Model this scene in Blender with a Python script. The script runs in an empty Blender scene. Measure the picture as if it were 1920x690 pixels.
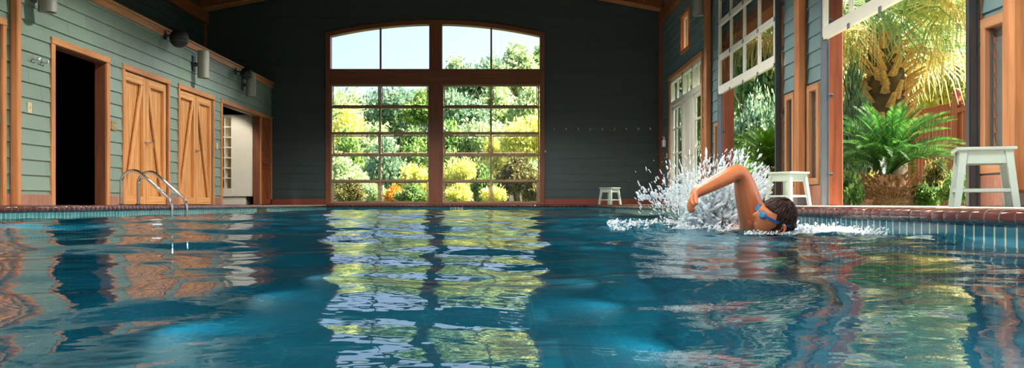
import bpy, math, random
import numpy as np
from mathutils import Vector, Matrix, noise

rnd = random.Random(7)
PI = math.pi
sc = bpy.context.scene
COL = sc.collection
F = 1700.0          # focal length in pixels of the 1920 wide frame
HZ = 382.0          # horizon row
CZ = 0.021          # camera height above the deck
WATER = -0.124

def at(x, y, Y):
    return Vector(((x - 960) * Y / F, Y, CZ + (HZ - y) * Y / F))

# ------------------------------------------------------------------ materials
def lin(c):
    return tuple(((v / 255) / 12.92 if v / 255 <= 0.04045 else ((v / 255 + 0.055) / 1.055) ** 2.4) for v in c) + (1.0,)

MATS = {}
def newmat(name):
    m = bpy.data.materials.new(name); m.use_nodes = True
    nt = m.node_tree; nt.nodes.clear()
    out = nt.nodes.new('ShaderNodeOutputMaterial')
    return m, nt, out

def N(nt, t, **kw):
    n = nt.nodes.new(t)
    for k, v in kw.items():
        if k in n.inputs: n.inputs[k].default_value = v
        else: setattr(n, k, v)
    return n

def ramp(nt, fac, stops, interp='LINEAR'):
    r = nt.nodes.new('ShaderNodeValToRGB'); r.color_ramp.interpolation = interp
    e = r.color_ramp.elements
    while len(e) < len(stops): e.new(0.5)
    for i, (p, c) in enumerate(stops): e[i].position = p; e[i].color = c
    nt.links.new(fac, r.inputs[0]); return r.outputs[0]

def plain(name, c, rough=0.5, metal=0.0, var=0.08, scale=6.0, bump=0.0, bscale=80, spec=0.5):
    m, nt, out = newmat(name)
    b = N(nt, 'ShaderNodeBsdfPrincipled', Roughness=rough, Metallic=metal)
    b.inputs['Specular IOR Level'].default_value = spec
    tc = N(nt, 'ShaderNodeTexCoord'); nz = N(nt, 'ShaderNodeTexNoise', Scale=scale, Detail=4.0)
    nt.links.new(tc.outputs['Object'], nz.inputs['Vector'])
    L = lin(c)
    a = tuple(min(1, v * (1 - var)) for v in L[:3]) + (1,); d = tuple(min(1, v * (1 + var)) for v in L[:3]) + (1,)
    nt.links.new(ramp(nt, nz.outputs[0], [(0.3, a), (0.7, d)]), b.inputs['Base Color'])
    if bump:
        n2 = N(nt, 'ShaderNodeTexNoise', Scale=bscale, Detail=3.0); nt.links.new(tc.outputs['Object'], n2.inputs['Vector'])
        bp = N(nt, 'ShaderNodeBump', Strength=bump, Distance=0.01); nt.links.new(n2.outputs[0], bp.inputs['Height'])
        nt.links.new(bp.outputs[0], b.inputs['Normal'])
    nt.links.new(b.outputs[0], out.inputs[0]); MATS[name] = m; return m

def wood(name, c1, c2, axis='z', rough=0.5, scale=1.0):
    m, nt, out = newmat(name)
    b = N(nt, 'ShaderNodeBsdfPrincipled', Roughness=rough)
    tc = N(nt, 'ShaderNodeTexCoord'); mp = N(nt, 'ShaderNodeMapping')
    s = [28 * scale] * 3; s['xyz'.index(axis)] = 1.3 * scale
    mp.inputs['Scale'].default_value = s
    geo = N(nt, 'ShaderNodeNewGeometry')
    add = N(nt, 'ShaderNodeVectorMath', operation='ADD')
    mul = N(nt, 'ShaderNodeVectorMath', operation='SCALE'); mul.inputs['Scale'].default_value = 9.0
    nt.links.new(geo.outputs['Random Per Island'], mul.inputs[0])
    nt.links.new(tc.outputs['Object'], add.inputs[0]); nt.links.new(mul.outputs[0], add.inputs[1])
    nt.links.new(add.outputs[0], mp.inputs['Vector'])
    nz = N(nt, 'ShaderNodeTexNoise', Scale=1.0, Detail=6.0, Roughness=0.6, Distortion=0.4)
    nt.links.new(mp.outputs[0], nz.inputs['Vector'])
    n2 = N(nt, 'ShaderNodeTexNoise', Scale=1.7, Detail=2.0)
    nt.links.new(add.outputs[0], n2.inputs['Vector'])
    mx = N(nt, 'ShaderNodeMath', operation='MULTIPLY_ADD'); mx.inputs[1].default_value = 0.35
    nt.links.new(n2.outputs[0], mx.inputs[0]); nt.links.new(nz.outputs[0], mx.inputs[2])
    nt.links.new(ramp(nt, mx.outputs[0], [(0.45, lin(c2)), (0.85, lin(c1))]), b.inputs['Base Color'])
    bp = N(nt, 'ShaderNodeBump', Strength=0.15, Distance=0.004); nt.links.new(nz.outputs[0], bp.inputs['Height'])
    nt.links.new(bp.outputs[0], b.inputs['Normal'])
    nt.links.new(b.outputs[0], out.inputs[0]); MATS[name] = m; return m

def siding(name, c, var=0.12, rough=0.45):
    m, nt, out = newmat(name)
    b = N(nt, 'ShaderNodeBsdfPrincipled', Roughness=rough)
    geo = N(nt, 'ShaderNodeNewGeometry'); tc = N(nt, 'ShaderNodeTexCoord')
    nz = N(nt, 'ShaderNodeTexNoise', Scale=3.0, Detail=5.0); nt.links.new(tc.outputs['Object'], nz.inputs['Vector'])
    mx = N(nt, 'ShaderNodeMath', operation='MULTIPLY_ADD'); mx.inputs[1].default_value = 0.6
    nt.links.new(geo.outputs['Random Per Island'], mx.inputs[0]); nt.links.new(nz.outputs[0], mx.inputs[2])
    L = lin(c)
    a = tuple(v * (1 - var) for v in L[:3]) + (1,); d = tuple(v * (1 + var) for v in L[:3]) + (1,)
    nt.links.new(ramp(nt, mx.outputs[0], [(0.3, a), (1.2, d)]), b.inputs['Base Color'])
    n2 = N(nt, 'ShaderNodeTexNoise', Scale=60, Detail=3.0); nt.links.new(tc.outputs['Object'], n2.inputs['Vector'])
    bp = N(nt, 'ShaderNodeBump', Strength=0.12, Distance=0.005); nt.links.new(n2.outputs[0], bp.inputs['Height'])
    nt.links.new(bp.outputs[0], b.inputs['Normal'])
    nt.links.new(b.outputs[0], out.inputs[0]); MATS[name] = m; return m

def leafmat(name, stops, trans=0.45, rough=0.45):
    m, nt, out = newmat(name)
    geo = N(nt, 'ShaderNodeNewGeometry'); oi = N(nt, 'ShaderNodeObjectInfo')
    a = N(nt, 'ShaderNodeMath', operation='MULTIPLY_ADD'); a.inputs[1].default_value = 0.12; 
    nt.links.new(oi.outputs['Random'], a.inputs[0]); nt.links.new(geo.outputs['Random Per Island'], a.inputs[2])
    col = ramp(nt, a.outputs[0], [(p, lin(c)) for p, c in stops])
    d = N(nt, 'ShaderNodeBsdfPrincipled', Roughness=rough); t = N(nt, 'ShaderNodeBsdfTranslucent')
    nt.links.new(col, d.inputs['Base Color'])
    hs = N(nt, 'ShaderNodeHueSaturation', Saturation=1.0, Value=1.6); nt.links.new(col, hs.inputs['Color'])
    nt.links.new(hs.outputs[0], t.inputs['Color'])
    mx = N(nt, 'ShaderNodeMixShader'); mx.inputs[0].default_value = trans
    nt.links.new(d.outputs[0], mx.inputs[1]); nt.links.new(t.outputs[0], mx.inputs[2])
    nt.links.new(mx.outputs[0], out.inputs[0]); MATS[name] = m; return m

def glassmat(name, tint=(0.97, 0.985, 0.98), refl=0.06):
    m, nt, out = newmat(name)
    t = N(nt, 'ShaderNodeBsdfTransparent', Color=tint + (1,)); g = N(nt, 'ShaderNodeBsdfGlossy', Roughness=0.02)
    lw = N(nt, 'ShaderNodeLayerWeight', Blend=0.25)
    mm = N(nt, 'ShaderNodeMath', operation='MULTIPLY_ADD'); mm.inputs[1].default_value = 0.5; mm.inputs[2].default_value = refl * 0.5
    nt.links.new(lw.outputs['Fresnel'], mm.inputs[0])
    mx = N(nt, 'ShaderNodeMixShader'); nt.links.new(mm.outputs[0], mx.inputs[0])
    nt.links.new(t.outputs[0], mx.inputs[1]); nt.links.new(g.outputs[0], mx.inputs[2])
    nt.links.new(mx.outputs[0], out.inputs[0]); MATS[name] = m; return m

def tilemat(name, c1, c2, grout, w, h, axis, rough=0.15, mortar=0.006, offset=0.0, bumpn=0.0):
    """grid tiles; axis 'x' runs (x,z), 'y' runs (y,z), 'f' runs (x,y)"""
    m, nt, out = newmat(name)
    b = N(nt, 'ShaderNodeBsdfPrincipled', Roughness=rough)
    tc = N(nt, 'ShaderNodeTexCoord'); sp = N(nt, 'ShaderNodeSeparateXYZ'); cb = N(nt, 'ShaderNodeCombineXYZ')
    nt.links.new(tc.outputs['Object'], sp.inputs[0])
    i, j = {'x': (0, 2), 'y': (1, 2), 'f': (0, 1)}[axis]
    nt.links.new(sp.outputs[i], cb.inputs[0]); nt.links.new(sp.outputs[j], cb.inputs[1])
    br = N(nt, 'ShaderNodeTexBrick', Scale=1.0); br.offset = offset; br.squash = 1
    br.inputs['Brick Width'].default_value = w; br.inputs['Row Height'].default_value = h
    br.inputs['Mortar Size'].default_value = mortar; br.inputs['Mortar Smooth'].default_value = 0.1; br.inputs['Bias'].default_value = 0
    br.inputs['Color1'].default_value = lin(c1); br.inputs['Color2'].default_value = lin(c2); br.inputs['Mortar'].default_value = lin(grout)
    nt.links.new(cb.outputs[0], br.inputs['Vector'])
    nz = N(nt, 'ShaderNodeTexNoise', Scale=30.0, Detail=3.0); nt.links.new(tc.outputs['Object'], nz.inputs['Vector'])
    hs = N(nt, 'ShaderNodeHueSaturation'); nt.links.new(br.outputs['Color'], hs.inputs['Color'])
    mr = N(nt, 'ShaderNodeMapRange'); mr.inputs['To Min'].default_value = 0.7; mr.inputs['To Max'].default_value = 1.35
    nt.links.new(nz.outputs[0], mr.inputs['Value']); nt.links.new(mr.outputs[0], hs.inputs['Value'])
    nt.links.new(hs.outputs[0], b.inputs['Base Color'])
    bp = N(nt, 'ShaderNodeBump', Strength=0.4, Distance=0.002); bp.invert = True
    nt.links.new(br.outputs['Fac'], bp.inputs['Height']); nt.links.new(bp.outputs[0], b.inputs['Normal'])
    nt.links.new(b.outputs[0], out.inputs[0]); MATS[name] = m; return m

for ax in 'xyz':
    wood('sashwood_' + ax, (184, 134, 94), (146, 100, 66), ax)
    wood('cedar_' + ax, (232, 172, 106), (190, 122, 62), ax)
    wood('trim_' + ax, (212, 146, 92), (170, 108, 62), ax)
    wood('redwood_' + ax, (186, 100, 60), (140, 68, 38), ax)
    wood('dark_' + ax, (140, 84, 56), (104, 58, 38), ax)
    wood('beam_' + ax, (160, 98, 54), (115, 66, 34), ax)
wood('post_wood', (190, 128, 80), (134, 84, 50), 'z')
wood('ceiling_wood', (150, 104, 66), (112, 74, 46), 'y')
wood('sash', (178, 146, 116), (146, 114, 88), 'x')
siding('sage', (126, 146, 130))
siding('bluegrey', (106, 134, 136))
siding('charcoal', (54, 70, 70), var=0.08, rough=0.5)
plain('wall_back', (70, 84, 80), 0.8)
plain('unlit_black', (18, 17, 16), 0.9)
plain('white_paint', (226, 226, 212), 0.4, var=0.04)
plain('stool_paint', (158, 174, 164), 0.4, var=0.05, bump=0.06)
plain('cream', (244, 236, 216), 0.5, var=0.03)
plain('chrome', (205, 200, 195), 0.12, 1.0, var=0.03)
plain('brass', (190, 160, 100), 0.3, 0.9)
plain('steel', (120, 124, 126), 0.35, 0.8)
plain('galv', (135, 140, 144), 0.4, 0.8)
plain('dark_steel', (84, 87, 90), 0.45, 0.6)
plain('sconce_grey', (150, 152, 142), 0.5, 0.2)
plain('black_plastic', (14, 14, 15), 0.5, bump=0.3, bscale=200)
plain('deck_stone', (190, 180, 168), 0.6, bump=0.15)
plain('grout', (120, 112, 108), 0.8)
plain('white_plastic', (230, 232, 230), 0.3)
plain('almond_plastic', (214, 196, 150), 0.4)
plain('soil', (84, 96, 54), 0.9, var=0.3, bump=0.4, bscale=20)
plain('louver_glass', (108, 108, 104), 0.12)
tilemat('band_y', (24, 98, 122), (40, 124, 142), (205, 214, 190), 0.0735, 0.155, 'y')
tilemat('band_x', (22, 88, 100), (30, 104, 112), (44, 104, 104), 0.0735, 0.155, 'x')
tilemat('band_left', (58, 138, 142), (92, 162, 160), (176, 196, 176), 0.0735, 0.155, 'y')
tilemat('basin', (10, 116, 142), (14, 128, 152), (50, 160, 175), 0.30, 0.30, 'f', rough=0.6)
tilemat('skirt_y', (150, 98, 78), (166, 114, 92), (150, 128, 112), 0.10, 0.5, 'y', rough=0.4)
tilemat('skirt_x', (128, 62, 46), (140, 70, 52), (128, 76, 62), 0.10, 0.5, 'x', rough=0.4)
plain('coping', (92, 52, 46), 0.14, var=0.3, scale=9)
glassmat('glass')
leafmat('leaf_pale', [(0.0, (116, 146, 110)), (0.5, (168, 188, 138)), (1.0, (212, 218, 166))], 0.5)  # pale, blue and mid leaf tones lightened to stand in for haze
leafmat('leaf_blue', [(0.0, (84, 120, 106)), (0.5, (120, 154, 126)), (1.0, (172, 190, 144))], 0.4)
leafmat('leaf_mid', [(0.0, (70, 110, 62)), (0.5, (116, 152, 84)), (1.0, (176, 194, 110))], 0.45)
leafmat('leaf_yellow', [(0.0, (160, 172, 92)), (0.5, (208, 208, 120)), (1.0, (240, 232, 158))], 0.5)  # yellow paled too, haze put into the leaf colour
leafmat('leaf_dark', [(0.0, (74, 84, 44)), (0.6, (112, 112, 60)), (1.0, (160, 144, 80))], 0.35)
leafmat('leaf_orange', [(0.0, (196, 120, 30)), (0.6, (226, 160, 50)), (1.0, (230, 200, 90))], 0.4)
leafmat('cycad_leaf', [(0.0, (28, 78, 34)), (0.6, (52, 108, 44)), (1.0, (108, 148, 60))], 0.35, 0.3)
leafmat('fern_leaf', [(0.0, (40, 88, 14)), (0.6, (70, 120, 20)), (1.0, (120, 156, 30))], 0.4, 0.35)
leafmat('fan_leaf', [(0.0, (104, 146, 120)), (0.5, (150, 178, 128)), (1.0, (214, 208, 146))], 0.5, 0.3)
leafmat('fan_dry', [(0.0, (176, 146, 86)), (0.6, (214, 186, 120)), (1.0, (236, 214, 150))], 0.5)
plain('bark', (110, 92, 70), 0.9, var=0.3, bump=0.5, bscale=30)
plain('boot_bark', (226, 178, 124), 0.8, var=0.3, scale=20)
plain('cycad_bark', (164, 118, 82), 0.9, var=0.5, scale=40)
plain('petiole', (150, 160, 84), 0.5)
wood('fence_wood', (200, 116, 78), (160, 84, 56), 'z', 0.7)
plain('hair_dark', (46, 27, 20), 0.45, var=0.5, scale=60, spec=0.2)
plain('goggle_blue', (28, 100, 170), 0.2)
plain('goggle_lens', (70, 130, 170), 0.05)
plain('trunks_navy', (26, 60, 110), 0.6)
plain('marker_tile', (150, 176, 160), 0.3)
plain('black_tile', (12, 14, 16), 0.25)

def skin_mat():
    m, nt, out = newmat('skin')
    b = N(nt, 'ShaderNodeBsdfPrincipled', Roughness=0.32)
    tc = N(nt, 'ShaderNodeTexCoord'); nz = N(nt, 'ShaderNodeTexNoise', Scale=9.0, Detail=6.0)
    nt.links.new(tc.outputs['Object'], nz.inputs['Vector'])
    nt.links.new(ramp(nt, nz.outputs[0], [(0.3, lin((208, 116, 68))), (0.7, lin((224, 138, 88)))]), b.inputs['Base Color'])
    b.inputs['Subsurface Weight'].default_value = 0.12; b.inputs['Subsurface Radius'].default_value = (0.02, 0.008, 0.004)
    b.inputs['Coat Weight'].default_value = 0.3; b.inputs['Coat Roughness'].default_value = 0.15
    n2 = N(nt, 'ShaderNodeTexNoise', Scale=140, Detail=2.0); nt.links.new(tc.outputs['Object'], n2.inputs['Vector'])
    bp = N(nt, 'ShaderNodeBump', Strength=0.12, Distance=0.002); nt.links.new(n2.outputs[0], bp.inputs['Height'])
    nt.links.new(bp.outputs[0], b.inputs['Normal'])
    nt.links.new(b.outputs[0], out.inputs[0]); MATS['skin'] = m
skin_mat()

def water_mat():
    m, nt, out = newmat('pool_water')
    geo = N(nt, 'ShaderNodeNewGeometry')
    mp = N(nt, 'ShaderNodeMapping'); mp.inputs['Scale'].default_value = (1, 1, 0)
    nt.links.new(geo.outputs['Position'], mp.inputs['Vector'])
    nz = N(nt, 'ShaderNodeTexNoise', Scale=16.0, Detail=2.0); nt.links.new(mp.outputs[0], nz.inputs['Vector'])
    bp = N(nt, 'ShaderNodeBump', Strength=0.4, Distance=0.004); nt.links.new(nz.outputs[0], bp.inputs['Height'])
    fr = N(nt, 'ShaderNodeFresnel', IOR=1.333); nt.links.new(bp.outputs[0], fr.inputs['Normal'])
    g = N(nt, 'ShaderNodeBsdfGlossy', Roughness=0.0); nt.links.new(bp.outputs[0], g.inputs['Normal'])
    r = N(nt, 'ShaderNodeBsdfRefraction', Roughness=0.0, IOR=1.333, Color=lin((150, 220, 222))); nt.links.new(bp.outputs[0], r.inputs['Normal'])
    t = N(nt, 'ShaderNodeBsdfTransparent', Color=lin((178, 226, 236)))
    mx = N(nt, 'ShaderNodeMixShader'); mx.inputs[0].default_value = 0.5
    nt.links.new(r.outputs[0], mx.inputs[1]); nt.links.new(t.outputs[0], mx.inputs[2])
    m2 = N(nt, 'ShaderNodeMixShader'); nt.links.new(fr.outputs[0], m2.inputs[0])
    nt.links.new(mx.outputs[0], m2.inputs[1]); nt.links.new(g.outputs[0], m2.inputs[2])
    nt.links.new(m2.outputs[0], out.inputs[0]); MATS['pool_water'] = m
water_mat()

def foam_mat():
    m, nt, out = newmat('foam')
    b = N(nt, 'ShaderNodeBsdfPrincipled', Roughness=0.22, IOR=1.33)
    b.inputs['Base Color'].default_value = lin((246, 252, 253))
    t = N(nt, 'ShaderNodeBsdfTranslucent', Color=lin((244, 252, 254)))
    tr = N(nt, 'ShaderNodeBsdfTransparent')
    mx = N(nt, 'ShaderNodeMixShader'); mx.inputs[0].default_value = 0.5
    nt.links.new(b.outputs[0], mx.inputs[1]); nt.links.new(t.outputs[0], mx.inputs[2])
    m2 = N(nt, 'ShaderNodeMixShader'); m2.inputs[0].default_value = 0.05
    nt.links.new(mx.outputs[0], m2.inputs[1]); nt.links.new(tr.outputs[0], m2.inputs[2])
    nt.links.new(m2.outputs[0], out.inputs[0]); MATS['foam'] = m
foam_mat()

# ------------------------------------------------------------------ mesh builder
class MB:
    def __init__(s): s.v = []; s.f = []; s.m = []; s.mi = 0
    def add(s, vs, fs):
        o = len(s.v); s.v.extend([tuple(v) for v in vs])
        for f in fs: s.f.append(tuple(i + o for i in f)); s.m.append(s.mi)
        return s
    def box(s, x0, x1, y0, y1, z0, z1, bev=0.0):
        if bev <= 0:
            vs = [(x, y, z) for z in (z0, z1) for y in (y0, y1) for x in (x0, x1)]
            return s.add(vs, [(0, 2, 3, 1), (4, 5, 7, 6), (0, 1, 5, 4), (2, 6, 7, 3), (0, 4, 6, 2), (1, 3, 7, 5)])
        return s.obox(Vector(((x0 + x1) / 2, (y0 + y1) / 2, (z0 + z1) / 2)), Vector((1, 0, 0)), Vector((0, 1, 0)), Vector((0, 0, 1)), x1 - x0, y1 - y0, z1 - z0, bev)
    def obox(s, c, ex, ey, ez, a, b, h, bev=0.0):
        """oriented box, optional chamfer built as 24 corner verts"""
        bev = min(bev, a * .45, b * .45, h * .45)
        A, B, H = a / 2, b / 2, h / 2
        if bev <= 0:
            vs = [c + ex * x + ey * y + ez * z for z in (-H, H) for y in (-B, B) for x in (-A, A)]
            return s.add(vs, [(0, 2, 3, 1), (4, 5, 7, 6), (0, 1, 5, 4), (2, 6, 7, 3), (0, 4, 6, 2), (1, 3, 7, 5)])
        vs = []; idx = {}
        for sx in (-1, 1):
            for sy in (-1, 1):
                for sz in (-1, 1):
                    for k in range(3):
                        d = [A - bev, B - bev, H - bev]; d[k] = [A, B, H][k]
                        idx[(sx, sy, sz, k)] = len(vs)
                        vs.append(c + ex * (sx * d[0]) + ey * (sy * d[1]) + ez * (sz * d[2]))
        fs = []
        for k in range(3):
            i, j = [q for q in range(3) if q != k]
            for sg in (-1, 1):
                q = []
                for (p, r) in ((-1, -1), (1, -1), (1, 1), (-1, 1)):
                    t = [0, 0, 0]; t[k] = sg; t[i] = p; t[j] = r; q.append(idx[(t[0], t[1], t[2], k)])
                fs.append(tuple(q if sg > 0 else q[::-1]))
        for k in range(3):
            i, j = [q for q in range(3) if q != k]
            for p in (-1, 1):
                for r in (-1, 1):
                    q = []
                    for (sg, kk) in ((-1, i), (1, i), (1, j), (-1, j)):
                        t = [0, 0, 0]; t[k] = sg; t[i] = p; t[j] = r; q.append(idx[(t[0], t[1], t[2], kk)])
                    fs.append(tuple(q))
        for sx in (-1, 1):
            for sy in (-1, 1):
                for sz in (-1, 1): fs.append(tuple(idx[(sx, sy, sz, k)] for k in range(3)))
        return s.add(vs, fs)
    def bar(s, p, q, w, d, bev=0.0, side=None):
        p, q = Vector(p), Vector(q); ez = (q - p); L = ez.length; ez.normalize()
        up = Vector(side) if side is not None else (Vector((1, 0, 0)) if abs(ez.x) < .9 else Vector((0, 1, 0)))
        ex = (up - ez * up.dot(ez)).normalized(); ey = ez.cross(ex)
        return s.obox((p + q) / 2, ex, ey, ez, w, d, L, bev)
    def tube(s, pts, r, n=12, cap=True):
        pts = [Vector(p) for p in pts]; rs = r if isinstance(r, (list, tuple)) else [r] * len(pts)
        ref = None; rings = []
        for i, p in enumerate(pts):
            t = (pts[min(i + 1, len(pts) - 1)] - pts[max(i - 1, 0)]).normalized()
            if ref is None:
                ref = Vector((0, 0, 1)) if abs(t.z) < .9 else Vector((1, 0, 0))
            ref = (ref - t * ref.dot(t)).normalized(); b = t.cross(ref)
            rings.append([p + (ref * math.cos(2 * PI * k / n) + b * math.sin(2 * PI * k / n)) * rs[i] for k in range(n)])
        vs = [v for rg in rings for v in rg]; fs = []
        for i in range(len(pts) - 1):
            for k in range(n):
                a, b2 = i * n + k, i * n + (k + 1) % n
                fs.append((a, b2, b2 + n, a + n))
        if cap: fs.append(tuple(range(n))[::-1]); fs.append(tuple(range((len(pts) - 1) * n, len(pts) * n)))
        return s.add(vs, fs)
    def cyl(s, p, q, r, n=20): return s.tube([p, q], r, n)
    def sphere(s, c, r, n=16, m=10, sc3=(1, 1, 1)):
        c = Vector(c); vs = [c + Vector((0, 0, r * sc3[2]))]
        for i in range(1, m):
            th = PI * i / m
            for k in range(n):
                ph = 2 * PI * k / n
                vs.append(c + Vector((r * sc3[0] * math.sin(th) * math.cos(ph), r * sc3[1] * math.sin(th) * math.sin(ph), r * sc3[2] * math.cos(th))))
        vs.append(c - Vector((0, 0, r * sc3[2]))); fs = []
        for k in range(n): fs.append((0, 1 + k, 1 + (k + 1) % n))
        for i in range(m - 2):
            for k in range(n):
                a = 1 + i * n + k; b = 1 + i * n + (k + 1) % n; fs.append((a, a + n, b + n, b))
        e = len(vs) - 1
        for k in range(n): fs.append((e, 1 + (m - 2) * n + (k + 1) % n, 1 + (m - 2) * n + k))
        return s.add(vs, fs)
    def lathe(s, c, prof, n=24):
        c = Vector(c); vs = []; fs = []
        for (r, z) in prof:
            for k in range(n): vs.append(c + Vector((r * math.cos(2 * PI * k / n), r * math.sin(2 * PI * k / n), z)))
        for i in range(len(prof) - 1):
            for k in range(n):
                a, b = i * n + k, i * n + (k + 1) % n; fs.append((a, b, b + n, a + n))
        return s.add(vs, fs)
    def build(s, name, mat, parent=None, smooth=False, local=False):
        me = bpy.data.meshes.new(name); me.from_pydata(s.v, [], s.f)
        mats = mat if isinstance(mat, (list, tuple)) else [mat]
        for q in mats: me.materials.append(MATS[q])
        if len(mats) > 1: me.polygons.foreach_set('material_index', s.m)
        if smooth:
            me.polygons.foreach_set('use_smooth', [True] * len(me.polygons))
            try: me.set_sharp_from_angle(angle=math.radians(42))
            except Exception: pass
        me.update()
        o = bpy.data.objects.new(name, me); COL.objects.link(o)
        if parent is not None:
            o.parent = parent
            if not local:
                base = Vector(parent.location); q = parent
                while q.parent: q = q.parent; base += Vector(q.location)
                for vv in me.vertices: vv.co -= base
        return o

def tag(o, label=None, cat=None, group=None, kind=None):
    if label: o['label'] = label
    if cat: o['category'] = cat
    if group: o['group'] = group
    if kind: o['kind'] = kind
    return o
def empty(name, loc=(0, 0, 0), rz=0.0):
    o = bpy.data.objects.new(name, None); COL.objects.link(o); o.location = loc; o.rotation_euler = (0, 0, rz)
    o.empty_display_size = 0.1; return o
def kids(o): return [c for c in COL.objects if c.parent == o]
def copy_tree(o, parent=None):
    c = o.copy(); COL.objects.link(c); c.parent = parent
    for ch in kids(o): copy_tree(ch, c)
    return c
def struct(o, label=None, cat=None): o['kind'] = 'structure'; return tag(o, label, cat)

# ------------------------------------------------------------------ walls
XL, XR, YF = -5.85, 3.65, 22.0
XML = -7.47                                    # main wall above the left wing
POOL = (-4.39, 1.76, -3.0, 21.45)
XC = (XML + XR) / 2
def gable(z):
    if z <= 5.0: return (XML - .2, XR + .2)
    d = (z - 5.0) / 0.19
    return (XML - .2 + d, XR + .2 - d)

def rects(u0, u1, z0, z1, holes, extra=(), cut=None):
    zs = {z0, z1}
    for h in holes:
        for z in (h[2], h[3]):
            if z0 < z < z1: zs.add(z)
    for z in extra:
        if z0 < z < z1: zs.add(z)
    zs = sorted(zs)
    for a, b in zip(zs, zs[1:]):
        if b - a < 1e-5: continue
        mid = (a + b) / 2; lo, hi = (u0, u1)
        if cut: c = cut(mid); lo, hi = max(lo, c[0]), min(hi, c[1])
        iv = [(lo, hi)]
        for h in holes:
            if h[2] < mid < h[3]:
                h0, h1 = (h[0], h[1])
                if len(h) > 4: h0, h1 = h[4](mid)
                nv = []
                for (p, q) in iv:
                    if h1 <= p or h0 >= q: nv.append((p, q)); continue
                    if h0 > p: nv.append((p, h0))
                    if h1 < q: nv.append((h1, q))
                iv = nv
        for (p, q) in iv:
            if q - p > 1e-3: yield p, q, a, b

def wall(name, P, u0, u1, z0, z1, thick, holes, sholes, mat_s, course=0.186, cut=None, extra=(), seed=1, t=0.018):
    """P(u, z, off) maps wall coordinates to the world; off>0 is into the room"""
    mb = MB(); r = random.Random(seed)
    def quad(p, q, a, b, oa, ob): return [P(p, a, oa), P(q, a, oa), P(q, b, ob), P(p, b, ob)]
    mb.mi = 0
    for p, q, a, b in rects(u0, u1, z0, z1, holes, extra, cut):
        vs = quad(p, q, a, b, 0, 0) + quad(p, q, a, b, -thick, -thick)
        mb.add(vs, [(0, 1, 2, 3), (7, 6, 5, 4), (0, 4, 5, 1), (3, 2, 6, 7), (1, 5, 6, 2), (0, 3, 7, 4)])
    mb.mi = 1
    n = int((z1 - z0) / course) + 1
    for k in range(n):
        c0 = z0 + k * course; c1 = min(z1, c0 + course)
        if c1 - c0 < 0.01: continue
        joints = []; u = u0 + r.uniform(0.5, 3.5)
        while u < u1: joints.append(u); u += r.uniform(2.2, 4.2)
        for p, q, a, b in rects(u0, u1, c0, c1, sholes, extra, cut):
            cuts = [p] + [j for j in joints if p + .1 < j < q - .1] + [q]
            for i in range(len(cuts) - 1):
                pp = cuts[i] + (0.0015 if i else 0); qq = cuts[i + 1] - (0.0015 if i < len(cuts) - 2 else 0)
                oa = .003 + t * (1 - (a - c0) / course); ob = .003 + t * (1 - (b - c0) / course)
                vs = quad(pp, qq, a, b, oa, ob); fs = [(0, 1, 2, 3)]
                vs += [P(pp, a, 0), P(qq, a, 0), P(qq, b, 0), P(pp, b, 0)]
                fs += [(0, 4, 5, 1), (1, 5, 6, 2), (0, 3, 7, 4), (3, 2, 6, 7)]
                mb.add(vs, fs)
    o = mb.build(name, ['wall_back', mat_s]); return struct(o)

PL = lambda u, z, o: (XL + o, u, z)
PRt = lambda u, z, o: (XR - o, u, z)
PF = lambda u, z, o: (u, YF - o, z)
PML = lambda u, z, o: (XML + o, u, z)
PB = lambda u, z, o: (u, -4.0 + o, z)
WT = 0.14

# left wing wall with its doors
cl = [(8.7, 10.34, 0, 2.07), (11.56, 13.03, 0, 2.05), (13.64, 15.36, 0, 2.05), (15.90, 17.68, 0, 2.05), (18.25, 21.0, 0, 2.05), (21.06, 21.975, 0, 2.05)]
so = [(8.6, 10.44, 0, 2.15), (11.46, 13.13, 0, 2.137), (13.57, 15.44, 0, 2.13), (15.83, 17.76, 0, 2.13), (18.15, 22.0, 0, 2.13)]
w = wall('wall_left', PL, -4.0, 22.0, 0, 2.9, WT, cl, so, 'sage', seed=3)
# wing room behind (black colour for its missing light), roof of the wing, cap trim
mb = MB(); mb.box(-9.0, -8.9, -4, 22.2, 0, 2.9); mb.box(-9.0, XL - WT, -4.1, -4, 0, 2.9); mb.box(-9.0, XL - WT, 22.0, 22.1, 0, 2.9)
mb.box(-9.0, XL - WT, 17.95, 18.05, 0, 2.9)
struct(mb.build('wall_back', 'unlit_black'))
mb = MB(); mb.box(-9.0, XL, -4, 22.0, 2.9, 2.96); struct(mb.build('ceiling', 'unlit_black'))
mb = MB(); mb.box(-9.0, XL - WT, -4, 22, -0.05, 0.0); struct(mb.build('floor', 'unlit_black'))
mb = MB(); mb.box(XL - .02, XL + .05, -4, 22.0, 2.83, 2.93, .006); mb.box(XL - .1, XL + .08, -4, 22.0, 2.93, 2.965, .006)
struct(mb.build('trim_1', 'trim_y'))

# main walls
wall('wall_left', PML, -4, 22, 2.965, 5.2, .2, [], [], 'charcoal', seed=4)
EF = [x * 0.02 + 4.10 for x in range(0, 26)] + [5.0 + i * .04 for i in range(0, 32)]
WX0, WX1 = -4.503, 0.776
WXC = (WX0 + WX1) / 2
def arch_z(x): return 4.47 - 0.33 * ((x - WXC) / (WX1 - WXC)) ** 2
def arch_iv(z):
    if z <= 4.14: return (WX0, WX1)
    if z >= 4.47: return (WXC, WXC)
    d = math.sqrt(max(0, (4.47 - z) / 0.33)) * (WX1 - WXC); return (WXC - d, WXC + d)
hole = (WX0, WX1, 0.0, 4.47, lambda z: arch_iv(z + .05))
wall('wall_back', PF, XML - .2, XR + .2, 0, 6.2, .18, [hole], [hole], 'charcoal', cut=gable, extra=EF, seed=5, t=.012)

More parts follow.
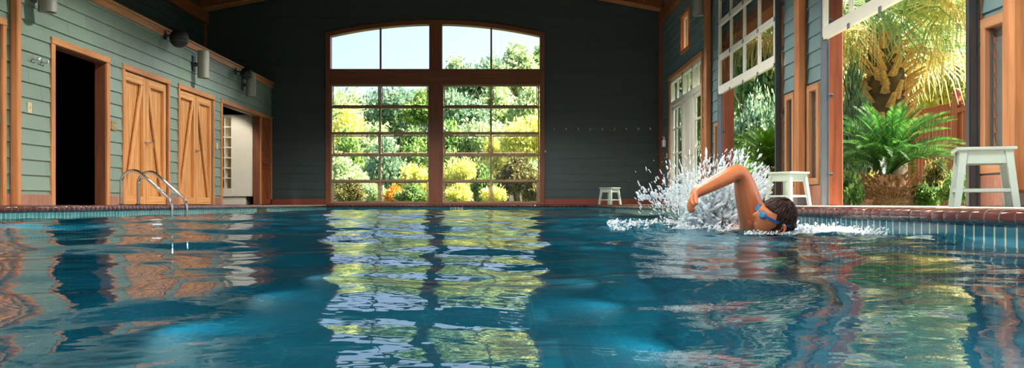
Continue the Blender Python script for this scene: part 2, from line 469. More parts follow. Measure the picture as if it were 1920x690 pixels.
rc = [(17.33, 20.8, 0, 2.84), (18.58, 19.41, 3.26, 4.0), (16.92, 17.16, .31, 1.42), (15.94, 16.16, .31, 1.42), (12.2, 15.8, 0, 2.85),
      (11.7, 11.96, .31, 1.42), (10.74, 11.08, .31, 1.42), (7.08, 10.6, 0, 2.85), (6.68, 6.96, .31, 1.40), (5.72, 6.16, .31, 1.40), (1.9, 5.4, 0, 2.85), (-3.4, 1.0, 0, 2.85)]
rs = [(17.25, 20.9, 0, 2.92), (18.52, 19.47, 3.2, 4.06), (16.88, 17.2, .25, 1.46), (15.9, 16.2, .25, 1.46), (12.14, 15.86, 0, 2.95),
      (11.64, 12.02, .25, 1.46), (10.7, 11.12, .25, 1.46), (7.02, 10.66, 0, 2.95), (6.6, 7.01, .25, 1.44), (5.66, 6.22, .25, 1.44), (1.84, 5.46, 0, 2.95), (-3.46, 1.06, 0, 2.95)]
wall('wall_right', PRt, -4.0, 22.0, 0, 5.2, .2, rc, rs, 'bluegrey', seed=6)
rh = [(-6.0, 2.4, 0.3, 4.3)]
wall('wall_front', PB, XML - .2, XR + .2, 0, 6.2, .18, rh, rh, 'charcoal', cut=gable, extra=EF, seed=8, t=.012)

# baseboards
def board(name, segs, face, axis, h=.135, t=.03):
    mb = MB()
    for a, b in segs:
        if axis == 'y+': mb.box(face - .001, face + t, a, b, 0, h, .006)
        elif axis == 'y-': mb.box(face - t, face + .001, a, b, 0, h, .006)
        else: mb.box(a, b, face - t, face + .001, 0, h, .006)
    return struct(mb.build(name, 'skirt_x' if axis == 'x' else 'skirt_y'))
board('baseboard_left', [(-4, 8.6), (10.44, 11.46), (13.13, 13.57), (15.44, 15.83), (17.76, 18.15)], XL, 'y+')
board('baseboard_back', [(XL, WX0), (WX1, XR)], YF, 'x')
board('baseboard_right', [(20.9, 22), (15.86, 17.25), (10.66, 12.14), (5.46, 7.02), (1.06, 1.84)], XR, 'y-', h=.24)

# ceiling, with planks; low gable
mb = MB()
for sgn in (-1, 1):
    xs = XML - .3 if sgn < 0 else XR + .5
    n = 28
    for i in range(n):
        xa = xs + (XC - xs) * i / n; xb = xs + (XC - xs) * (i + 1) / n - sgn * -0.004 * 1
        za = 5.0 + .19 * abs(xa - xs) - .02; zb = 5.0 + .19 * abs(xb - xs) - .02
        v = [(xa, -4.4, za), (xb, -4.4, zb), (xb, 22.5, zb), (xa, 22.5, za)]
        v2 = [(p[0], p[1], p[2] + .15) for p in v]
        mb.add(v + v2, [(0, 3, 2, 1), (4, 5, 6, 7), (0, 1, 5, 4), (1, 2, 6, 5), (2, 3, 7, 6), (3, 0, 4, 7)])
struct(mb.build('ceiling', 'ceiling_wood'))

# timber trusses (each a pair of rafters with a bolted plate), eave beams
def truss(y):
    t = empty('roof_truss', (XC, y, 4.68))
    for sgn, xe in ((-1, XML), (1, XR)):
        mb = MB(); h = .36; top = lambda x: 4.68 + .19 * abs(x - xe)
        for (y0, y1) in ((y - .12, y - .04), (y + .04, y + .12)):
            v = []
            for yy in (y0, y1):
                for x, dz in ((xe, 0), (XC, 0), (XC, h), (xe, h)): v.append((x, yy, top(x) + dz - (0 if dz == 0 else .02)))
            mb.add(v, [(0, 1, 2, 3), (7, 6, 5, 4), (0, 4, 5, 1), (1, 5, 6, 2), (2, 6, 7, 3), (3, 7, 4, 0)])
        mb.build('rafter', 'beam_x', t)
        mb = MB()                                         # the lighter lower edge strip
        v = []
        for yy in (y - .15, y + .13):
            for x, dz in ((xe, -.04), (XC, -.04), (XC, 0), (xe, 0)): v.append((x, yy, top(x) + dz))
        mb.add(v, [(0, 1, 2, 3), (7, 6, 5, 4), (0, 4, 5, 1), (1, 5, 6, 2), (2, 6, 7, 3), (3, 7, 4, 0)])
        mb.build('edge_strip', 'trim_x', t)
        for k in range(8):
            x = xe - sgn * (.3 + .42 * (k // 2) + .18 * (k % 2)); z = top(x) + (.1 if k % 2 else .2)
            mb = MB(); mb.cyl((x, y - .14, z), (x, y - .12, z), .03, 12); mb.sphere((x, y - .14, z), .018, 10, 6)
            mb.build('bolt', 'steel', t, True)
    return t
tr = truss(21.78); tag(tr, 'brown timber roof truss with steel bolts against the dark far wall', 'roof truss')
for o in kids(tr): pass
mb = MB(); mb.box(XR - .1, XR + .02, -4, 22, 4.38, 4.66, .01); struct(mb.build('trim_2', 'beam_y'))
mb = MB(); mb.box(XML - .02, XML + .12, -4, 22, 4.38, 4.66, .01); struct(mb.build('trim_3', 'beam_y'))
mb = MB(); mb.box(XR - .1, XR, 21.88, 22.0, 0, 4.38, .006); struct(mb.build('trim_4', 'dark_z'))
mb = MB(); mb.box(XML, XML + .07, 21.9, 22.0, 2.96, 4.4, .006); struct(mb.build('trim_5', 'dark_z'))

# ------------------------------------------------------------------ floor deck, pool basin, coping
mb = MB(); x0, x1, y0, y1 = POOL
for (a, b, c, d) in ((XL, x0 - .02, -4, 22), (x1 + .02, XR + .2, -4, 22), (x0 - .02, x1 + .02, y1 + .02, 22.18), (x0 - .02, x1 + .02, -4, y0)):
    mb.box(a, b, c, d, -.06, 0)
struct(mb.build('floor', 'deck_stone'))
mb = MB()
DP = -1.5
mb.add([(x0 - .01, y0, DP), (x1 + .01, y0, DP), (x1 + .01, y1 + .01, DP), (x0 - .01, y1 + .01, DP)], [(0, 1, 2, 3)])
for (p, q) in (((x0, y0), (x0, y1)), ((x0, y1), (x1, y1)), ((x1, y1), (x1, y0)), ((x1, y0), (x0, y0))):
    mb.add([(p[0], p[1], DP), (q[0], q[1], DP), (q[0], q[1], -.36), (p[0], p[1], -.36)], [(0, 1, 2, 3)])
struct(mb.build('pool_basin', 'basin'), 'blue tiled indoor swimming pool basin under the water', 'swimming pool')
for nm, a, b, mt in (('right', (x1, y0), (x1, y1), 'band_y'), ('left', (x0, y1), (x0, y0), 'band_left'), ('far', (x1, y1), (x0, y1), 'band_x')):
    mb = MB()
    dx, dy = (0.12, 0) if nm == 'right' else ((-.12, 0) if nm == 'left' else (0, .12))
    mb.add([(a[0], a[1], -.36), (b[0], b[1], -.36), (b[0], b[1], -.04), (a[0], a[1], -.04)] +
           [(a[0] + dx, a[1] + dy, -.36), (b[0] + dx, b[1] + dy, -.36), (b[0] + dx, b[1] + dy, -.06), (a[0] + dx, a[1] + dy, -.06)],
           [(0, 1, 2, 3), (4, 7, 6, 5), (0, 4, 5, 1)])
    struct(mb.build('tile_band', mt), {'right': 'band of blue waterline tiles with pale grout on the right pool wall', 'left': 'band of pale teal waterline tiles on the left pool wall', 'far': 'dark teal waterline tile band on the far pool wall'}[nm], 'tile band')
# bullnose coping: one mesh per side, each tile a rounded segment over a grout bed
prof = [(-.10, 0.004), (-.02, .004), (0.0, .002), (.012, -.006), (.019, -.018), (.021, -.032), (.018, -.046), (.010, -.055), (-.004, -.058), (-.10, -.058)]
def coping(name, A, B, nrm, tile=.104, seed=0):
    A, B, nrm = Vector(A), Vector(B), Vector(nrm); L = (B - A).length; d = (B - A) / L
    mb = MB(); n = int(L / tile); r = random.Random(seed)
    mb.mi = 1
    gp = [(u * .93 if u > 0 else u, z * .96 - .002) for u, z in prof]
    vs = [A + nrm * u + Vector((0, 0, z)) for u, z in gp] + [B + nrm * u + Vector((0, 0, z)) for u, z in gp]
    k = len(gp); mb.add(vs, [(i, i + 1, i + 1 + k, i + k) for i in range(k - 1)])
    mb.mi = 0
    for i in range(n):
        s0 = A + d * (i * L / n + .003); s1 = A + d * ((i + 1) * L / n - .003); j = r.uniform(-.0012, .0012)
        rows = [(s0, .965), (s0 + d * .006, 1.0), (s1 - d * .006, 1.0), (s1, .965)]
        vs = []
        for (p, q) in rows:
            for u, z in prof: vs.append(p + nrm * ((u if u < 0 else u * q) + j) + Vector((0, 0, (z + .028) * q - .028 + j)))
        fs = []
        for a in range(3):
            for b in range(k - 1): fs.append((a * k + b, a * k + b + 1, (a + 1) * k + b + 1, (a + 1) * k + b))
        mb.add(vs, fs)
    o = mb.build(name, ['coping', 'grout'], None, True); return struct(o)
coping('trim_6', (x1, y0, 0), (x1, y1, 0), (-1, 0, 0), seed=1)
coping('trim_7', (x0, y1, 0), (x0, y0, 0), (1, 0, 0), seed=2)
coping('trim_8', (x0, y1, 0), (x1, y1, 0), (0, -1, 0), seed=3)

# ------------------------------------------------------------------ water
def wave_field(X, Y, seed=11):
    r = np.random.RandomState(seed); Z = np.zeros_like(X)
    for i in range(46):
        lam = 0.16 * (1.45 / 0.16) ** r.rand()
        ang = r.rand() * 2 * PI; k = 2 * PI / lam
        slope = 0.0136 * (0.55 + 0.9 * (lam / 1.2)) * r.uniform(.6, 1.3)
        Z += slope / k * np.sin(k * (X * math.cos(ang) + Y * math.sin(ang)) + r.rand() * 6.28)
    # choppy water round the swimmer
    g = np.exp(-(((X - 1.05) / .75) ** 2 + ((Y - 5.3) / 1.1) ** 2)) + .6 * np.exp(-(((X - 1.6) / .3) ** 2 + ((Y - 4.5) / .8) ** 2))
    C = np.zeros_like(X)
    for i in range(40):
        lam = 0.05 * (0.35 / 0.05) ** r.rand(); ang = r.rand() * 2 * PI; k = 2 * PI / lam
        C += 0.075 / k * np.sin(k * (X * math.cos(ang) + Y * math.sin(ang)) + r.rand() * 6.28)
    return Z + C * g
xs = np.linspace(POOL[0], POOL[1], 330)
ys = np.concatenate([np.linspace(POOL[2], .5, 50)[:-1], np.linspace(.5, 6.5, 440)[:-1], np.linspace(6.5, POOL[3], 440)])
XX, YY = np.meshgrid(xs, ys)
ZZ = wave_field(XX, YY) + WATER
nx, ny = len(xs), len(ys)
me = bpy.data.meshes.new('pool_water'); me.vertices.add(nx * ny)
me.vertices.foreach_set('co', np.stack([XX, YY, ZZ], -1).ravel())
idx = np.arange(nx * ny).reshape(ny, nx)
q = np.stack([idx[:-1, :-1], idx[:-1, 1:], idx[1:, 1:], idx[1:, :-1]], -1).reshape(-1, 4)
me.loops.add(q.size); me.loops.foreach_set('vertex_index', q.ravel().astype(np.int32))
me.polygons.add(len(q)); me.polygons.foreach_set('loop_start', (np.arange(len(q)) * 4).astype(np.int32))
me.polygons.foreach_set('use_smooth', np.ones(len(q), bool)); me.materials.append(MATS['pool_water']); me.update(); me.validate()
wo = bpy.data.objects.new('pool_water', me); COL.objects.link(wo)
tag(wo, 'rippled deep blue pool water reflecting the window and doors', 'water', kind='stuff')

# black marker tiles on the side walls, depth marker
for (px, sgn) in ((1150, 1), (491, -1)):
    X = POOL[1] if sgn > 0 else POOL[0]; Y = abs(X) * F / abs(px - 960)
    mb = MB(); mb.box(X - .006, X + .006, Y - .3, Y + .3, -.16, -.058, .002)
    tag(mb.build('marker_tile', 'black_tile'), 'small black marker tile on the %s pool wall at the waterline' % ('right' if sgn > 0 else 'left'), 'marker tile')
t = empty('depth_marker', (-1.28, 21.44, -.1))
mb = MB(); mb.box(-1.46, -1.38, 21.43, 21.45, -.122, -.062, .002); mb.box(-1.36, -1.16, 21.43, 21.45, -.122, -.062, .002); mb.build('plaque', 'marker_tile', t)
for ch, x in (('4', -1.42), ('F', -1.30), ('T', -1.22)):
    cu = bpy.data.curves.new('numeral', 'FONT'); cu.body = ch; cu.size = .08; cu.extrude = .002; cu.align_x = 'CENTER'
    o = bpy.data.objects.new('numeral' if ch == '4' else 'letter', cu); COL.objects.link(o); o.parent = t
    o.location = (x - t.location.x, -.012, -.018); o.rotation_euler = (PI / 2, 0, 0); cu.materials.append(MATS['black_tile']); bpy.context.view_layer.update(); m_ = bpy.data.meshes.new_from_object(o.evaluated_get(bpy.context.evaluated_depsgraph_get())); o2 = bpy.data.objects.new('numeral' if ch == '4' else 'letter', m_); COL.objects.link(o2); o2.parent = t; o2.location = o.location; o2.rotation_euler = o.rotation_euler; bpy.data.objects.remove(o)
tag(t, 'small depth marker reading 4 FT on the far pool edge under the arched window', 'depth marker')

# ------------------------------------------------------------------ left wall doors
def wood_doubledoor(name, y0, y1, top, hy, n):
    """barn-style pair: y0,y1 outer trim"""
    d = empty(name, (XL, (y0 + y1) / 2, 0)); d['kind'] = 'structure'
    mb = MB(); tw = .075
    mb.box(XL - WT, XL + .035, y0, y0 + tw, 0, top - .085, .006); mb.box(XL - WT, XL + .035, y1 - tw, y1, 0, top - .085, .006)
    mb.build('door_frame', 'trim_z', d)
    mb = MB(); mb.box(XL - WT, XL + .04, y0, y1, top - .085, top, .006); mb.build('lintel', 'trim_y', d)
    ya, yb = y0 + tw + .005, y1 - tw - .03; mid = (ya + yb) / 2; zt = top - .10
    for k, (a, b) in enumerate(((ya, mid - .008), (mid + .012, yb))):
        lf = MB(); xo = XL - .045; xi = XL + .0; st = .10
        npl = 9; pw = (b - a - 2 * st) / npl
        for i in range(npl): lf.box(xo - .025, xo - .004, a + st + i * pw + .006, a + st + (i + 1) * pw - .006, .1, zt - .1, .005)
        lf.box(xo - .030, xo - .019, a + st, b - st, .1, zt - .1)
        leaf = lf.build('door_leaf', 'cedar_z', d)
        sm = MB(); sm.box(xo - .01, xi, a, a + st, .01, zt, .004); sm.box(xo - .01, xi, b - st, b, .01, zt, .004); sm.build('stile', 'cedar_z', leaf)
        rm = MB(); rm.box(xo - .01, xi - .002, a + st, b - st, .01, .14, .004); rm.box(xo - .01, xi - .002, a + st, b - st, zt - .13, zt, .004); rm.build('rail', 'cedar_y', leaf)
        br = MB()
        if k == 0: p, qd = (xi - .018, a + st + .03, .14), (xi - .018, b - st - .03, zt - .13)
        else: p, qd = (xi - .018, b - st - .03, .14), (xi - .018, a + st + .03, zt - .13)
        br.bar(p, qd, .03, .085, .004, side=(1, 0, 0)); br.build('brace', 'cedar_z', leaf)
        hg = MB()
        ye = (a - .004) if k == 0 else (b + .004)
        for hz in (.28, 1.0, zt - .3): hg.cyl((xi + .006, ye, hz - .05), (xi + .006, ye, hz + .05), .011, 10)
        hg.build('hinge', 'steel', leaf, True)
    h = MB(); hyy = mid + .03; hz = 1.0
    h.cyl((XL, hyy, hz), (XL + .008, hyy, hz), .03, 16); h.cyl((XL, hyy, hz), (XL + .06, hyy, hz), .011, 12)
    h.tube([(XL + .06, hyy - .005, hz), (XL + .062, hyy + .05, hz + .002), (XL + .058, hyy + .11, hz - .01 if n == 1 else hz)] + ([(XL + .055, hyy + .135, hz - .07)] if n == 1 else []), .01, 12)
    h.cyl((XL, mid - .04, hz), (XL + .03, mid - .04, hz), .022, 14)
    h.build('door_handle', 'chrome', d, True)
    return d
wood_doubledoor('door_1', 13.57, 15.44, 2.13, 1, 1)
wood_doubledoor('door_2', 15.83, 17.76, 2.13, 1, 2)
wood_doubledoor('door_3', 8.6, 10.44, 2.15, 1, 3)
# dark doorway trim
def casing(name, y0, y1, top, cy0, cy1, ctop, mat='trim'):
    d = empty(name, (XL, (y0 + y1) / 2, 0)); d['kind'] = 'structure'
    mb = MB(); mb.box(XL - .001, XL + .035, y0, cy0, 0, ctop, .006); mb.box(XL - .001, XL + .035, cy1, min(y1, cy1 + .1), 0, ctop, .006)
    if y1 - cy1 > .5: mb.box(XL - .001, XL + .03, y1 - .03, y1, 0, ctop, .004)
    mb.build('casing', mat + '_z', d)
    mb = MB(); mb.box(XL - .001, XL + .04, y0, y1, ctop, top, .006); mb.build('lintel', mat + '_y', d)
    mb = MB(); mb.box(XL - WT, XL, cy0 - .02, cy0 + .012, 0, ctop); mb.box(XL - WT, XL, cy1 - .012, cy1 + .02, 0, ctop); mb.box(XL - WT, XL, cy0, cy1, ctop - .012, ctop + .02)
    mb.build('jamb', 'dark_z', d)  # darker wood than the casing, the reveal's shade put into the colour
    return d
casing('door_4', 11.46, 13.13, 2.137, 11.56, 13.03, 2.05)
casing('door_5', 18.15, 22.0, 2.13, 18.25, 21.0, 2.05)
# Z braced door at the far end, in the same wall
d = empty('door_6', (XL, 21.5, 0)); d['kind'] = 'structure'
lf = MB(); a, b, zt = 21.105, 21.965, 2.04
for i in range(7): lf.box(XL - .05, XL - .03, a + .08 + i * .103, a + .08 + (i + 1) * .103 - .004, .05, zt - .05, .003)
leaf = lf.build('door_leaf', 'redwood_z', d)
sm = MB(); sm.box(XL - .05, XL, a, a + .09, .01, zt, .004); sm.box(XL - .05, XL, b - .09, b, .01, zt, .004); sm.build('stile', 'redwood_z', leaf)
rm = MB()
for z0, z1 in ((.01, .14), (.98, 1.12), (zt - .13, zt), (.86, .92)): rm.box(XL - .05, XL - .002, a + .09, b - .09, z0, z1, .004)
rm.build('rail', 'redwood_y', leaf)
br = MB(); br.bar((XL - .016, b - .13, .16), (XL - .016, a + .13, .84), .03, .08, .004, side=(1, 0, 0)); br.bar((XL - .016, b - .13, 1.14), (XL - .016, a + .13, zt - .15), .03, .08, .004, side=(1, 0, 0)); br.build('brace', 'redwood_z', leaf)
h = MB(); h.cyl((XL, a + .18, .93), (XL + .05, a + .18, .93), .012, 12); h.cyl((XL, a + .18, .93), (XL + .008, a + .18, .93), .03, 16); h.tube([(XL + .05, a + .18, .93), (XL + .055, a + .33, .935)], .011, 12); h.build('door_handle', 'chrome', d, True)
h = MB(); h.box(XL - .002, XL + .008, a + .22, a + .40, 1.26, 1.38, .003); h.build('sign_plate', 'brass', d)
h = MB()
for hz in (.3, 1.05, 1.8): h.cyl((XL + .006, b + .006, hz - .05), (XL + .006, b + .006, hz + .05), .012, 10)
h.build('hinge', 'steel', d, True)

# corner post left
def post(name, x0_, x1_, y0_, y1_, z1_, mat, label, foot=True):
    t = empty(name, ((x0_ + x1_) / 2, (y0_ + y1_) / 2, 0))
    mb = MB(); mb.box(x0_, x1_, y0_, y1_, .02 if foot else 0, z1_, .012); mb.build('shaft', mat, t)
    if foot:
        mb = MB(); mb.box(x0_ + .008, x1_ - .008, y0_ + .008, y1_ - .008, 0, .07, .004); mb.build('foot_bracket', 'galv', t)
    tag(t, label, 'post'); return t
post('wooden_post', XL + .022, XL + .115, 10.52, 10.61, 2.83, 'trim_z', 'slim square cedar post on the left wall beside the dark open doorway', False)

# locker inside the wing
lk = empty('cubby_cabinet', (-6.4, 21.1, 0))
X0, X1, Yf, Yb, Z0, Z1 = -6.98, -6.02, 21.05, 21.5, .19, 2.09
mb = MB(); cw = .125; cols = 3; xcub0 = X0; n = 7; zc0, zc1 = .38, 2.04; ch = (zc1 - zc0) / n
xc1 = X0 + .02 + cols * .145
mb.box(X0, X0 + .02, Yf, Yb, Z0, Z1); mb.box(xc1, X1, Yf, Yb, Z0, Z1, .006); mb.box(X0, xc1, Yb - .02, Yb, Z0, Z1)
mb.box(X0, xc1, Yf, Yb, Z0, zc0); mb.box(X0, xc1, Yf, Yb, zc1, Z1)
mb.build('carcass', 'cream', lk)
mb = MB()
for i in range(1, n): mb.box(X0 + .02, xc1, Yf + .004, Yb - .02, zc0 + i * ch - .012, zc0 + i * ch + .012)
mb.build('shelf', 'cream', lk)
mb = MB()
for j in range(1, cols): mb.box(X0 + .02 + j * .145 - .012, X0 + .02 + j * .145 + .012, Yf + .002, Yb - .02, zc0, zc1)
mb.build('divider', 'cream', lk)
mb = MB(); mb.box(X0, X1 - .17, Yf + .04, Yb, 0, Z0); mb.build('plinth', 'cream', lk)
tag(lk, 'tall cream cabinet with a column of open cubbyholes inside the far left opening', 'cabinet')

# small fittings on the left wall
def hook_mb(x, y, z):
    mb = MB(); mb.cyl((x, y, z), (x + .01, y, z), .022, 14); mb.cyl((x, y, z), (x + .035, y, z), .01, 10)
    mb.tube([(x + .035, y, z), (x + .05, y - .05, z + .004), (x + .055, y - .075, z + .02), (x + .055, y - .085, z + .04)], .007, 8)
    mb.tube([(x + .035, y, z), (x + .05, y + .05, z + .004), (x + .055, y + .075, z + .02), (x + .055, y + .085, z + .04)], .007, 8)
    return mb
for px, py, lb in ((58, 112, 'chrome double robe hook on the sage wall, the left and higher one of the pair'), (75, 118, 'chrome double robe hook on the sage wall, the one nearer the dark doorway')):
    Y = -XL * F / (960 - px); p = at(px, py, Y); tag(hook_mb(XL + .012, Y, p.z).build('robe_hook', 'chrome', None, True), lb, 'hook')
for px, py, lb, k in ((52, 202, 'almond light switch plate on sage wall below the robe hooks', 1), (211, 236, 'double brass switch plate between dark doorway and first cedar doors', 2), (405, 274, 'single switch plate between second cedar doors and the cubby opening', 1)):
    Y = -XL * F / (960 - px); p = at(px, py, Y); w2 = .04 * k + .005
    t = empty('switch_plate', (XL + .012, Y, p.z)); mb = MB(); mb.box(XL + .01, XL + .028, Y - w2, Y + w2, p.z - .065, p.z + .065, .004); mb.build('plate', 'almond_plastic' if k == 1 else 'brass', t)
    for q in range(k):
        mb = MB(); yy = Y + (q - (k - 1) / 2) * .05; mb.box(XL + .028, XL + .042, yy - .006, yy + .006, p.z - .012, p.z + .014, .002)
        mb.build('toggle', 'white_plastic', t)
    tag(t, lb, 'light switch')

# sconces: grey up-down cylinders
def sconce(wx, sgn, y, zb, lb):
    """sgn: +1 left wall (light sticks out to +X)"""
    t = empty('wall_sconce', (wx, y, zb + .25)); cx = wx + sgn * .2; r = .105; h = .5
    mb = MB(); prof2 = [(r * .72, .012), (r * .80, 0), (r, 0), (r, h), (r * .80, h), (r * .72, h - .012), (r * .7, .34), (.0, .34)]
    mb.lathe((cx, y, zb), prof2, 28)
    mb.lathe((cx, y, zb), [(r * .72, .012), (r * .7, .16), (0, .16)], 28); mb.build('cylinder_shade', 'sconce_grey', t, True)
    mb = MB(); mb.box(min(wx + sgn * .015, wx + sgn * .04), max(wx + sgn * .015, wx + sgn * .04), y - .07, y + .07, zb + .13, zb + .40, .005); mb.build('back_plate', 'dark_steel', t)
    mb = MB(); mb.cyl((wx + sgn * .03, y, zb + .25), (wx + sgn * .12, y, zb + .25), .04, 16); mb.build('arm', 'dark_steel', t, True)
    mb = MB(); mb.lathe((cx, y, zb + .12), [(0, 0), (.05, .005), (.06, .04)], 20); mb.build('lamp', 'white_plastic', t, True)
    tag(t, lb, 'wall light')
sconce(XL, 1, 16.6, 2.32, 'grey cylinder wall light above the second pair of cedar doors')
sconce(XL, 1, 19.62, 2.34, 'grey cylinder wall light above the cubby opening, below the far black ball')
sconce(XL, 1, 11.03, 2.35, 'grey cylinder wall light at the top left above the robe hooks')
sconce(XR, -1, 16.76, 3.50, 'grey cylinder wall light high on the right wall beside the wooden post')

def ball(px, py, Yw, r, lb):
    Y = Yw; p = at(px, py, Y); X = XL + .24; z = p.z
    Y2 = abs(X) * F / (960 - px)
    z = CZ + (HZ - py) * Y2 / F
    t = empty('wall_mounted_speaker', (XL, Y2, z))
    mb = MB(); mb.sphere((X, Y2, z), r, 28, 18); mb.build('housing', 'black_plastic', t, True)
    mb = MB(); mb.lathe((X, Y2, z - r * .35), [(r * .95, -.01), (r * .965, 0), (r * .95, .01)], 28); mb.build('seam_ring', 'dark_steel', t, True)
    mb = MB(); mb.tube([(XL + .05, Y2 - .12, z + .03), (XL + .1, Y2 - .11, z + .03), (X - r * .7, Y2 - .05, z + .02), (X - r*.3, Y2, z)], .02, 10); mb.box(XL + .035, XL + .06, Y2 - .16, Y2 - .08, z - .04, z + .1, .004); mb.build('bracket', 'black_plastic', t, True)
    tag(t, lb, 'speaker')
ball(336, 72, 15.35, .158, 'larger black ball-shaped speaker bracketed at the top of the sage wall')
ball(462, 138, 19.2, .128, 'farther black ball-shaped speaker just above the far cylinder wall light')

# ------------------------------------------------------------------ arched window in the far wall
K = YF / F
def wx(px): return (px - 960) * K
def wz(py): return CZ + (HZ - py) * K
win = empty('window_1', (WXC, YF, 0)); win['kind'] = 'structure'
fy0, fy1 = YF - .06, YF + .18
def vbar(n, a, b, z0, z1, y0=fy0, y1=fy1, mat='dark_z', bev=.006, par=win):
    mb = MB(); mb.box(wx(a), wx(b), y0, y1, z0, z1, bev); return mb.build(n, mat, par)
mb = MB(); mb.box(wx(611), wx(620), fy0, fy1, 0, wz(63), .006); mb.box(wx(1012), wx(1021), fy0, fy1, 0, wz(63), .006); mb.build('window_frame', 'dark_z', win)
# arched head
mb = MB(); n = 36; vs = []
for i in range(n + 1):
    x = wx(611) + (wx(1021) - wx(611)) * i / n; tt = (x - WXC) / (WX1 - WXC); zo = wz(38) - (wz(38) - wz(62)) * tt * tt; zi = zo - .105
    for y in (fy0, fy1): vs += [(x, y, zi), (x, y, zo)]
fs = []
for i in range(n):
    a = i * 4; fs += [(a, a + 4, a + 5, a + 1), (a + 2, a + 3, a + 7, a + 6), (a, a + 2, a + 6, a + 4), (a + 1, a + 5, a + 7, a + 3)]
mb.add(vs, fs); mb.build('arched_head', 'dark_x', win)
vbar('center_post', 805, 829, 0.0, wz(43))
mb = MB(); mb.box(wx(620), wx(1012), fy0 - .02, fy1, wz(159), wz(130), .008); mb.build('transom_beam', 'dark_x', win)
mb = MB(); mb.box(wx(611), wx(1021), fy0 - .005, fy1 + .05, 0, .035, .006); mb.build('window_sill', 'dark_x', win)
def ztop(px):
    tt = (wx(px) - WXC) / (WX1 - WXC); return wz(38) - (wz(38) - wz(62)) * tt * tt - .09
for a, b, mpx in ((620, 805, 713), (829, 1012, 921)):
    mb = MB(); mb.box(wx(mpx - 1.6), wx(mpx + 1.6), YF + .03, YF + .1, wz(130), ztop(mpx), .003); mb.build('mullion', 'dark_z', win)
    for p, q in ((a, mpx - 1.6), (mpx + 1.6, b)):
        mb = MB(); m = 10; vs = []
        for i in range(m + 1):
            x = p + (q - p) * i / m; vs += [(wx(x), YF + .06, wz(130)), (wx(x), YF + .06, ztop(x) + .02)]
        mb.add(vs, [(2 * i, 2 * i + 2, 2 * i + 3, 2 * i + 1) for i in range(m)]); mb.build('pane', 'glass', win)
rowspec = [(161, 198, 1), (204, 245.5, 0), (255.5, 288, 2), (294, 335.5, 0), (342, 378, 1)]
for a, b, mpx in ((621, 804, 712.5), (830, 1010, 920.5)):
    # grid frame of tan sash wood
    mb = MB(); yy0, yy1 = YF - .02, YF + .06
    ze = [wz(159)] + [None] * 0
    edges = [159, 201, 250, 291, 339, 381]
    for i, e in enumerate(edges):
        hh = 2.2 if i not in (2,) else 2.6
        if i == 0: mb.box(wx(a), wx(b), yy0, yy1, wz(161.5), wz(158), .003)
        elif i == 5: mb.box(wx(a), wx(b), yy0, yy1, .03, wz(378.5), .003)
        else: mb.box(wx(a), wx(b), yy0, yy1, wz(e + hh), wz(e - hh), .003)
    mb.box(wx(a - 1), wx(a + 1.5), yy0, yy1, .03, wz(158), .003); mb.box(wx(b - 1.5), wx(b + 1), yy0, yy1, .03, wz(158), .003)
    mb.build('sash_frame', 'sash', win)
    mb = MB(); mb.box(wx(mpx - 1.6), wx(mpx + 1.6), yy0 - .004, yy1, .03, wz(158), .003); mb.build('muntin', 'sash', win)
    for (t0, t1, kind) in rowspec:
        for p, q in ((a + 1.5, mpx - 1.6), (mpx + 1.6, b - 1.5)):
            zc0_, zc1_ = wz(t1 + 2), wz(t0 - 2)
            if kind == 0:
                mb = MB(); mb.add([(wx(p), YF + .02, zc0_), (wx(q), YF + .02, zc0_), (wx(q), YF + .02, zc1_), (wx(p), YF + .02, zc1_)], [(0, 1, 2, 3)]); mb.build('pane', 'glass', win)
            else:
                s = empty('awning_sash', (0, 0, 0)); s.parent = win; bpy.context.view_layer.update()
                tilt = .0 if kind == 1 else .36
                h = (wz(t0) - wz(t1)) + (.04 if kind == 2 else .02); ztp = wz(t0) + (0.02 if kind == 2 else .01)
                L_, R_ = wx(p) + .012, wx(q) - .012
                def pt(x, d, off): return (x, YF + .03 + math.sin(tilt) * d + off * math.cos(tilt), ztp - math.cos(tilt) * d + off * math.sin(tilt))
                def slab(mbx, xa, xb, d0, d1, o0, o1):
                    vs = [pt(x, dd, oo) for dd in (d0, d1) for oo in (o0, o1) for x in (xa, xb)]
                    mbx.add(vs, [(0, 2, 3, 1), (4, 5, 7, 6), (0, 1, 5, 4), (2, 6, 7, 3), (0, 4, 6, 2), (1, 3, 7, 5)])
                base = s.location.copy() + win.location
                mb = MB(); sw = .022
                slab(mb, L_, R_, 0, sw, -.015, .015); slab(mb, L_, R_, h - sw, h, -.015, .015); slab(mb, L_, L_ + sw, 0, h, -.0149, .0149); slab(mb, R_ - sw, R_, 0, h, -.0149, .0149)
                mb.build('stile', 'sash', s)
                mb = MB(); mb.add([pt(L_, 0, 0), pt(R_, 0, 0), pt(R_, h, 0), pt(L_, h, 0)], [(0, 1, 2, 3)]); mb.build('pane', 'glass', s)
                mb = MB()
                for fx in (.25, .75):
                    x = L_ + (R_ - L_) * fx; mb.box(x - .025, x + .025, YF - .03, YF, wz(t1) - .0, wz(t1) + .018, .003); mb.bar((x, YF - .02, wz(t1) + .01), (x + .02, YF - .05, wz(t1) + .05), .012, .012)
                mb.build('latch', 'dark_steel', s)

